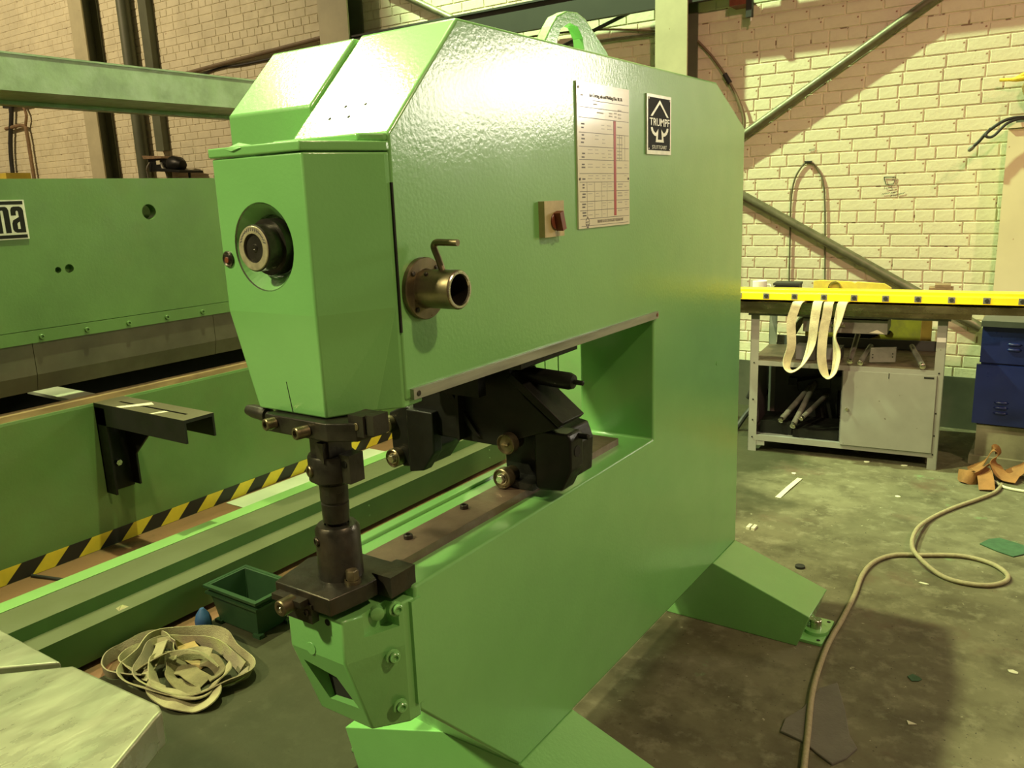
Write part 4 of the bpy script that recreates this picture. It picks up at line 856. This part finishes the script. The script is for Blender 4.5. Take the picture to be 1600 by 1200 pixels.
for i, (p, q, r) in enumerate((((.565, .0, .592), (.57, .34, .70), .016), ((.62, .0, .592), (.65, .30, .64), .016), ((.945, -.01, .594), (.87, .36, .64), .016),
        ((.185, .02, .20), (.30, .40, .34), .017), ((.262, .0, .176), (.325, .42, .36), .017), ((.302, .04, .218), (.40, .42, .29), .015))):
    t = thing('steel_rod', bp(*p), RODL[i], 'rod', 'steel rods stored in the bench')
    P_, Q_ = bp(*p), bp(*q); cyl('shaft', P_+(Q_-P_)*.06, Q_, r, M['greygrime'], t, seg=14); dd = (Q_-P_)
    lathe('rod_tip', P_+dd*.06, -dd, [(0, 0), (0, r), (dd.length*.05, r), (dd.length*.06, r*.6), (dd.length*.062, 0)], M['bright'], t, seg=14)
for i, (q, lab) in enumerate((((.25, .36, .10, .20, .576, .66), 'small dark block at the left of the middle shelf'), ((.40, .50, .14, .30, .576, .64), 'dark round topped block in the middle of the middle shelf'))):
    tag(b(box('steel_block', *q, M['benchdark'], b=.012)), lab, 'block')
for i, (q, m, lab) in enumerate((((.06, .25, .06, .30, .107, .185), M['black'], 'grey steel block at the left of the bottom shelf'), ((.26, .52, .03, .35, .107, .157), M['black'], 'long dark steel block on the bottom shelf beside the cupboard door'))):
    tag(b(box('steel_block', *q, m, b=.006)), lab, 'block')
DT = thing('dark_tool', bp(.30, .45, .21), 'black angular tool propped at the back of the bottom shelf', 'tool')
b(prism('tool_body', [(.21, .36), (.40, .41), (.42, .40), (.42, .33), (.22, .30)], 'y', .44, .56, M['black'], DT, b=.004)); b(box('tool_block', .42, .50, .44, .56, .32, .41, M['black'], DT, b=.006)); b(box('tool_stand', .24, .46, .47, .54, .107, .33, M['black'], DT, b=.003))
b(box('tool_knob', .155, .21, .46, .53, .33, .375, M['black'], DT, b=.012))
# bench back leg strut and hose at the left
tag(tube('silver_hose', [bp(-.10, .69, .40), bp(-.02, .69, .47), bp(.08, .69, .54), bp(.15, .69, .66), bp(.20, .69, .76)], .022, M['galv']), 'pale flexible hose rising behind the left bench leg', 'hose')
# wall cable trunk left of the bench
tag(tube('floor_hose', [bp(-.12, .55, .20), bp(-.06, .5, .30), bp(.0, .52, .25), bp(-.10, .45, .12), bp(-.16, .4, .02)], .018, M['blackrubber']), 'black hose coiled on the floor behind the left bench leg', 'hose')

# ================================================================== blue cabinet, board and rope on the right
BC = thing('blue_cabinet', (.95, 5.45, 0), 'dark blue louvred steel cabinet right of the workbench', 'cabinet')
box('carcass', .618, 1.35, 5.22, 5.75, .235, .80, M['blue'], BC, b=.004)
box('upper_panel', .612, 1.36, 5.205, 5.22, .595, .80, M['blue'], BC, b=.003); box('lower_panel', .600, 1.37, 5.19, 5.22, .245, .585, M['blue'], BC, b=.003)
box('cabinet_top', .605, 1.37, 5.19, 5.76, .80, .832, M['bluetop'], BC, b=.004)
for zc in (.705, .675): lathe('louvre', (.735, 5.204, zc), (1, 0, 0), [(0, 0), (.012, .009), (.06, .010), (.075, 0)], M['blue'], BC, seg=12)
for zc in (.375, .345, .315): lathe('louvre', (.70, 5.189, zc), (1, 0, 0), [(0, 0), (.012, .009), (.06, .010), (.075, 0)], M['blue'], BC, seg=12)
PL = box('plinth', .625, 1.36, 5.215, 5.75, .05, .233, M['plinth'], BC, b=.006); box('plinth_base', .60, 1.40, 5.19, 5.76, 0, .05, M['plinth'], BC, b=.008)
BD = thing('cream_board', (.95, 5.72, 0), 'tall cream cabinet side at the right edge of the picture', 'cabinet')
box('panel', .605, 1.5, 5.79, 5.90, .0, 1.88, M['door'], BD, b=.006); box('board_top', .598, 1.5, 5.77, 5.91, 1.882, 1.91, M['door'], BD, b=.004)
tag(box('top_strip', .64, .80, 5.80, 5.90, 1.911, 1.925, M['greygrime'], b=.003), 'grey strip lying on top of the cream cabinet', 'strip')
HK = thing('black_cable_end', (.55, 5.75, 1.80), 'black cable looping out from the top of the cream cabinet', 'cable')
tube('cord', [(.70, 5.80, 1.94), (.625, 5.74, 1.935), (.57, 5.72, 1.915), (.505, 5.72, 1.865), (.465, 5.72, 1.815), (.435, 5.72, 1.785)], .0095, M['blackrubber'], HK)
tube('cord', [(.52, 5.72, 1.885), (.50, 5.70, 1.85), (.515, 5.70, 1.835), (.545, 5.70, 1.845), (.60, 5.71, 1.905), (.66, 5.76, 1.93), (.70, 5.80, 1.925)], .008, M['blackrubber'], HK)
lathe('plug', (.440, 5.72, 1.79), (-.7, 0, -.7), [(0, 0), (0, .012), (.02, .014), (.035, .010), (.04, 0)], M['greygrime'], HK, seg=12)
RP = thing('rope_bundle', (.68, 5.85, 2.05), 'yellow rope and brown leather bundle hung at the upper right edge', 'rope')
tube('rope', [(.535, 5.84, 2.162), (.58, 5.83, 2.158), (.63, 5.83, 2.152), (.70, 5.83, 2.155), (.80, 5.84, 2.15)], .010, M['rope'], RP)
tube('rope', [(.62, 5.83, 2.16), (.66, 5.82, 2.178), (.72, 5.82, 2.185), (.80, 5.84, 2.17)], .013, M['rope'], RP)
tube('rope', [(.60, 5.82, 2.155), (.67, 5.81, 2.16), (.74, 5.81, 2.165), (.82, 5.84, 2.16)], .012, M['rope'], RP)
lathe('leather_roll', (.715, 5.83, 2.15), (.12, 0, -1), [(0, 0), (0, .05), (.03, .072), (.08, .062), (.13, .035), (.14, 0)], M['hessian'], RP, seg=18)
cyl('rope_peg', (.72, 5.94, 2.165), (.72, 5.80, 2.165), .01, M['bright'], RP)

# ================================================================== things on the floor, right
HP = [(.56, 1.85), (.511, 2.084), (.482, 2.23), (.436, 2.465), (.40, 2.68), (.385, 2.87), (.410, 3.02), (.402, 3.20), (.372, 3.36), (.395, 3.533), (.47, 3.66), (.572, 3.719), (.712, 3.79), (.823, 3.774), (.890, 3.70), (.895, 3.62), (.84, 3.545), (.75, 3.52), (.669, 3.547), (.585, 3.62), (.528, 3.75), (.515, 3.95), (.545, 4.18), (.62, 4.38), (.714, 4.572), (.775, 4.72), (.793, 4.86)]
HP = [(.56, 1.85), (.511, 2.084), (.482, 2.23), (.436, 2.465), (.412, 2.704), (.408, 2.85), (.410, 2.96), (.406, 3.202), (.395, 3.40), (.412, 3.55)]+HP[10:]
zz = [.0105]*len(HP)
for i in range(18, 21): zz[i] = .0105
pts3 = [(x, y, .0105) for x, y in HP]
for i in range(len(pts3)):
    if i in (19, 20, 21): pts3[i] = (pts3[i][0], pts3[i][1], .030)
tag(tube('air_hose', pts3, .0095, M['hose'], n=8, seg=12), 'tan air hose looping across the floor right of the machine', 'hose')
tag(tube('white_cord', [(.66, 5.02, .02), (.76, 4.88, .012), (.82, 4.815, .008), (.95, 4.80, .008), (1.2, 4.82, .008)], .008, M['litter']), 'pale cord running right from the orange straps on floor', 'cord')
OS = thing('orange_strap', (.72, 4.9, 0), 'crumpled orange webbing strap on the floor below the blue cabinet', 'strap')
ribbon('strap_piece', [(.585, 4.88, .02), (.62, 4.82, .04), (.67, 4.82, .035), (.70, 4.88, .07), (.70, 4.98, .05)], [(0, .3, 1), (.2, .5, 1), (0, 0, 1), (.5, .2, 1), (.5, 0, .5)], M['orangeweb'], OS, .07)
ribbon('strap_piece', [(.66, 4.93, .06), (.70, 4.88, .065), (.72, 4.80, .05), (.735, 4.73, .01)], [(1, .3, .2)]*4, M['orangeweb'], OS, .075)
ribbon('strap_piece', [(.62, 5.0, .02), (.69, 5.01, .07), (.73, 5.02, .15), (.755, 5.03, .13), (.745, 5.0, .08), (.79, 4.95, .03), (.86, 4.93, .025)], [(.2, 1, .4)]*7, M['orangeweb'], OS, .07)
ribbon('strap_piece', [(.80, 4.98, .012), (.86, 5.02, .05), (.93, 5.02, .09), (1.05, 5.0, .05), (1.15, 4.98, .012)], [(0, 1, .5)]*5, M['orangeweb'], OS, .09)
tag(prism('green_cloth', [(.770, 3.985), (.80, 4.06), (.84, 4.095), (.93, 4.06), (.985, 4.01), (.905, 3.905), (.84, 3.935)], 'z', .0005, .006, M['greensheet'], b=.002), 'small green cloth lying flat on the floor at the right edge', 'cloth')
tag(ribbon('paper_strip', [(-.175, 4.13, .002), (-.165, 4.30, .006), (-.156, 4.48, .003)], [(1, 0, 0)]*3, M['litter'], None, .028, .001), 'long pale strip of paper on the floor before the bench', 'litter')
lit = [((.726, 2.458), .022, 'small triangular yellow scrap of paper beside the hose', M['litter']), ((.618, 3.457), .026, 'thin pale shaving on the floor inside the hose loop', M['litter']),
       ((.353, 4.44), .018, 'tiny pale scrap in the middle of the open floor', M['litter']), ((.964, 2.919), .018, 'round pale scrap at the far right of the floor', M['litter']),
       ((-.21, 4.551), .018, 'small white scrap just beyond the paper strip', M['litter']), ((.10, 4.95), .020, 'white scrap under the bench front', M['litter']),
       ((.30, 4.98), .022, 'white scrap beside the right bench leg', M['litter']), ((.70, 2.72), .026, 'flat green paint flake on the stained floor', M['greensheet'])]
for i, ((x, y), s, lab, m) in enumerate(lit):
    a = random.random()*6; n = 3 if i == 0 else 6
    P2 = [(x+s*random.uniform(.6, 1)*math.cos(a+6.283*k/n), y+s*random.uniform(.45, 1)*math.sin(a+6.283*k/n)*(.35 if i == 1 else 1)) for k in range(n)]
    tag(prism('floor_scrap', P2, 'z', .0004, .003, m, b=0), lab, 'litter')
SN = thing('square_nut', (-.163, 3.678, 0), 'small pale metal clip lying on the floor beyond the rear foot', 'clip')
for dx in (-.02, .004): box('side_bar', -.163+dx, -.163+dx+.016, 3.65, 3.70, 0, .012, M['litter'], SN, b=.002)
box('cross_bar', -.170, -.155, 3.668, 3.682, 0, .010, M['greygrime'], SN, b=.001)
tag(lathe('rubber_puck', (.151, 3.36, 0), (0, 0, 1), [(0, 0), (0, .020), (.010, .020), (.013, .012), (.013, 0)], M['blackrubber'], seg=14), 'small black rubber puck on the floor behind the rear foot', 'puck')
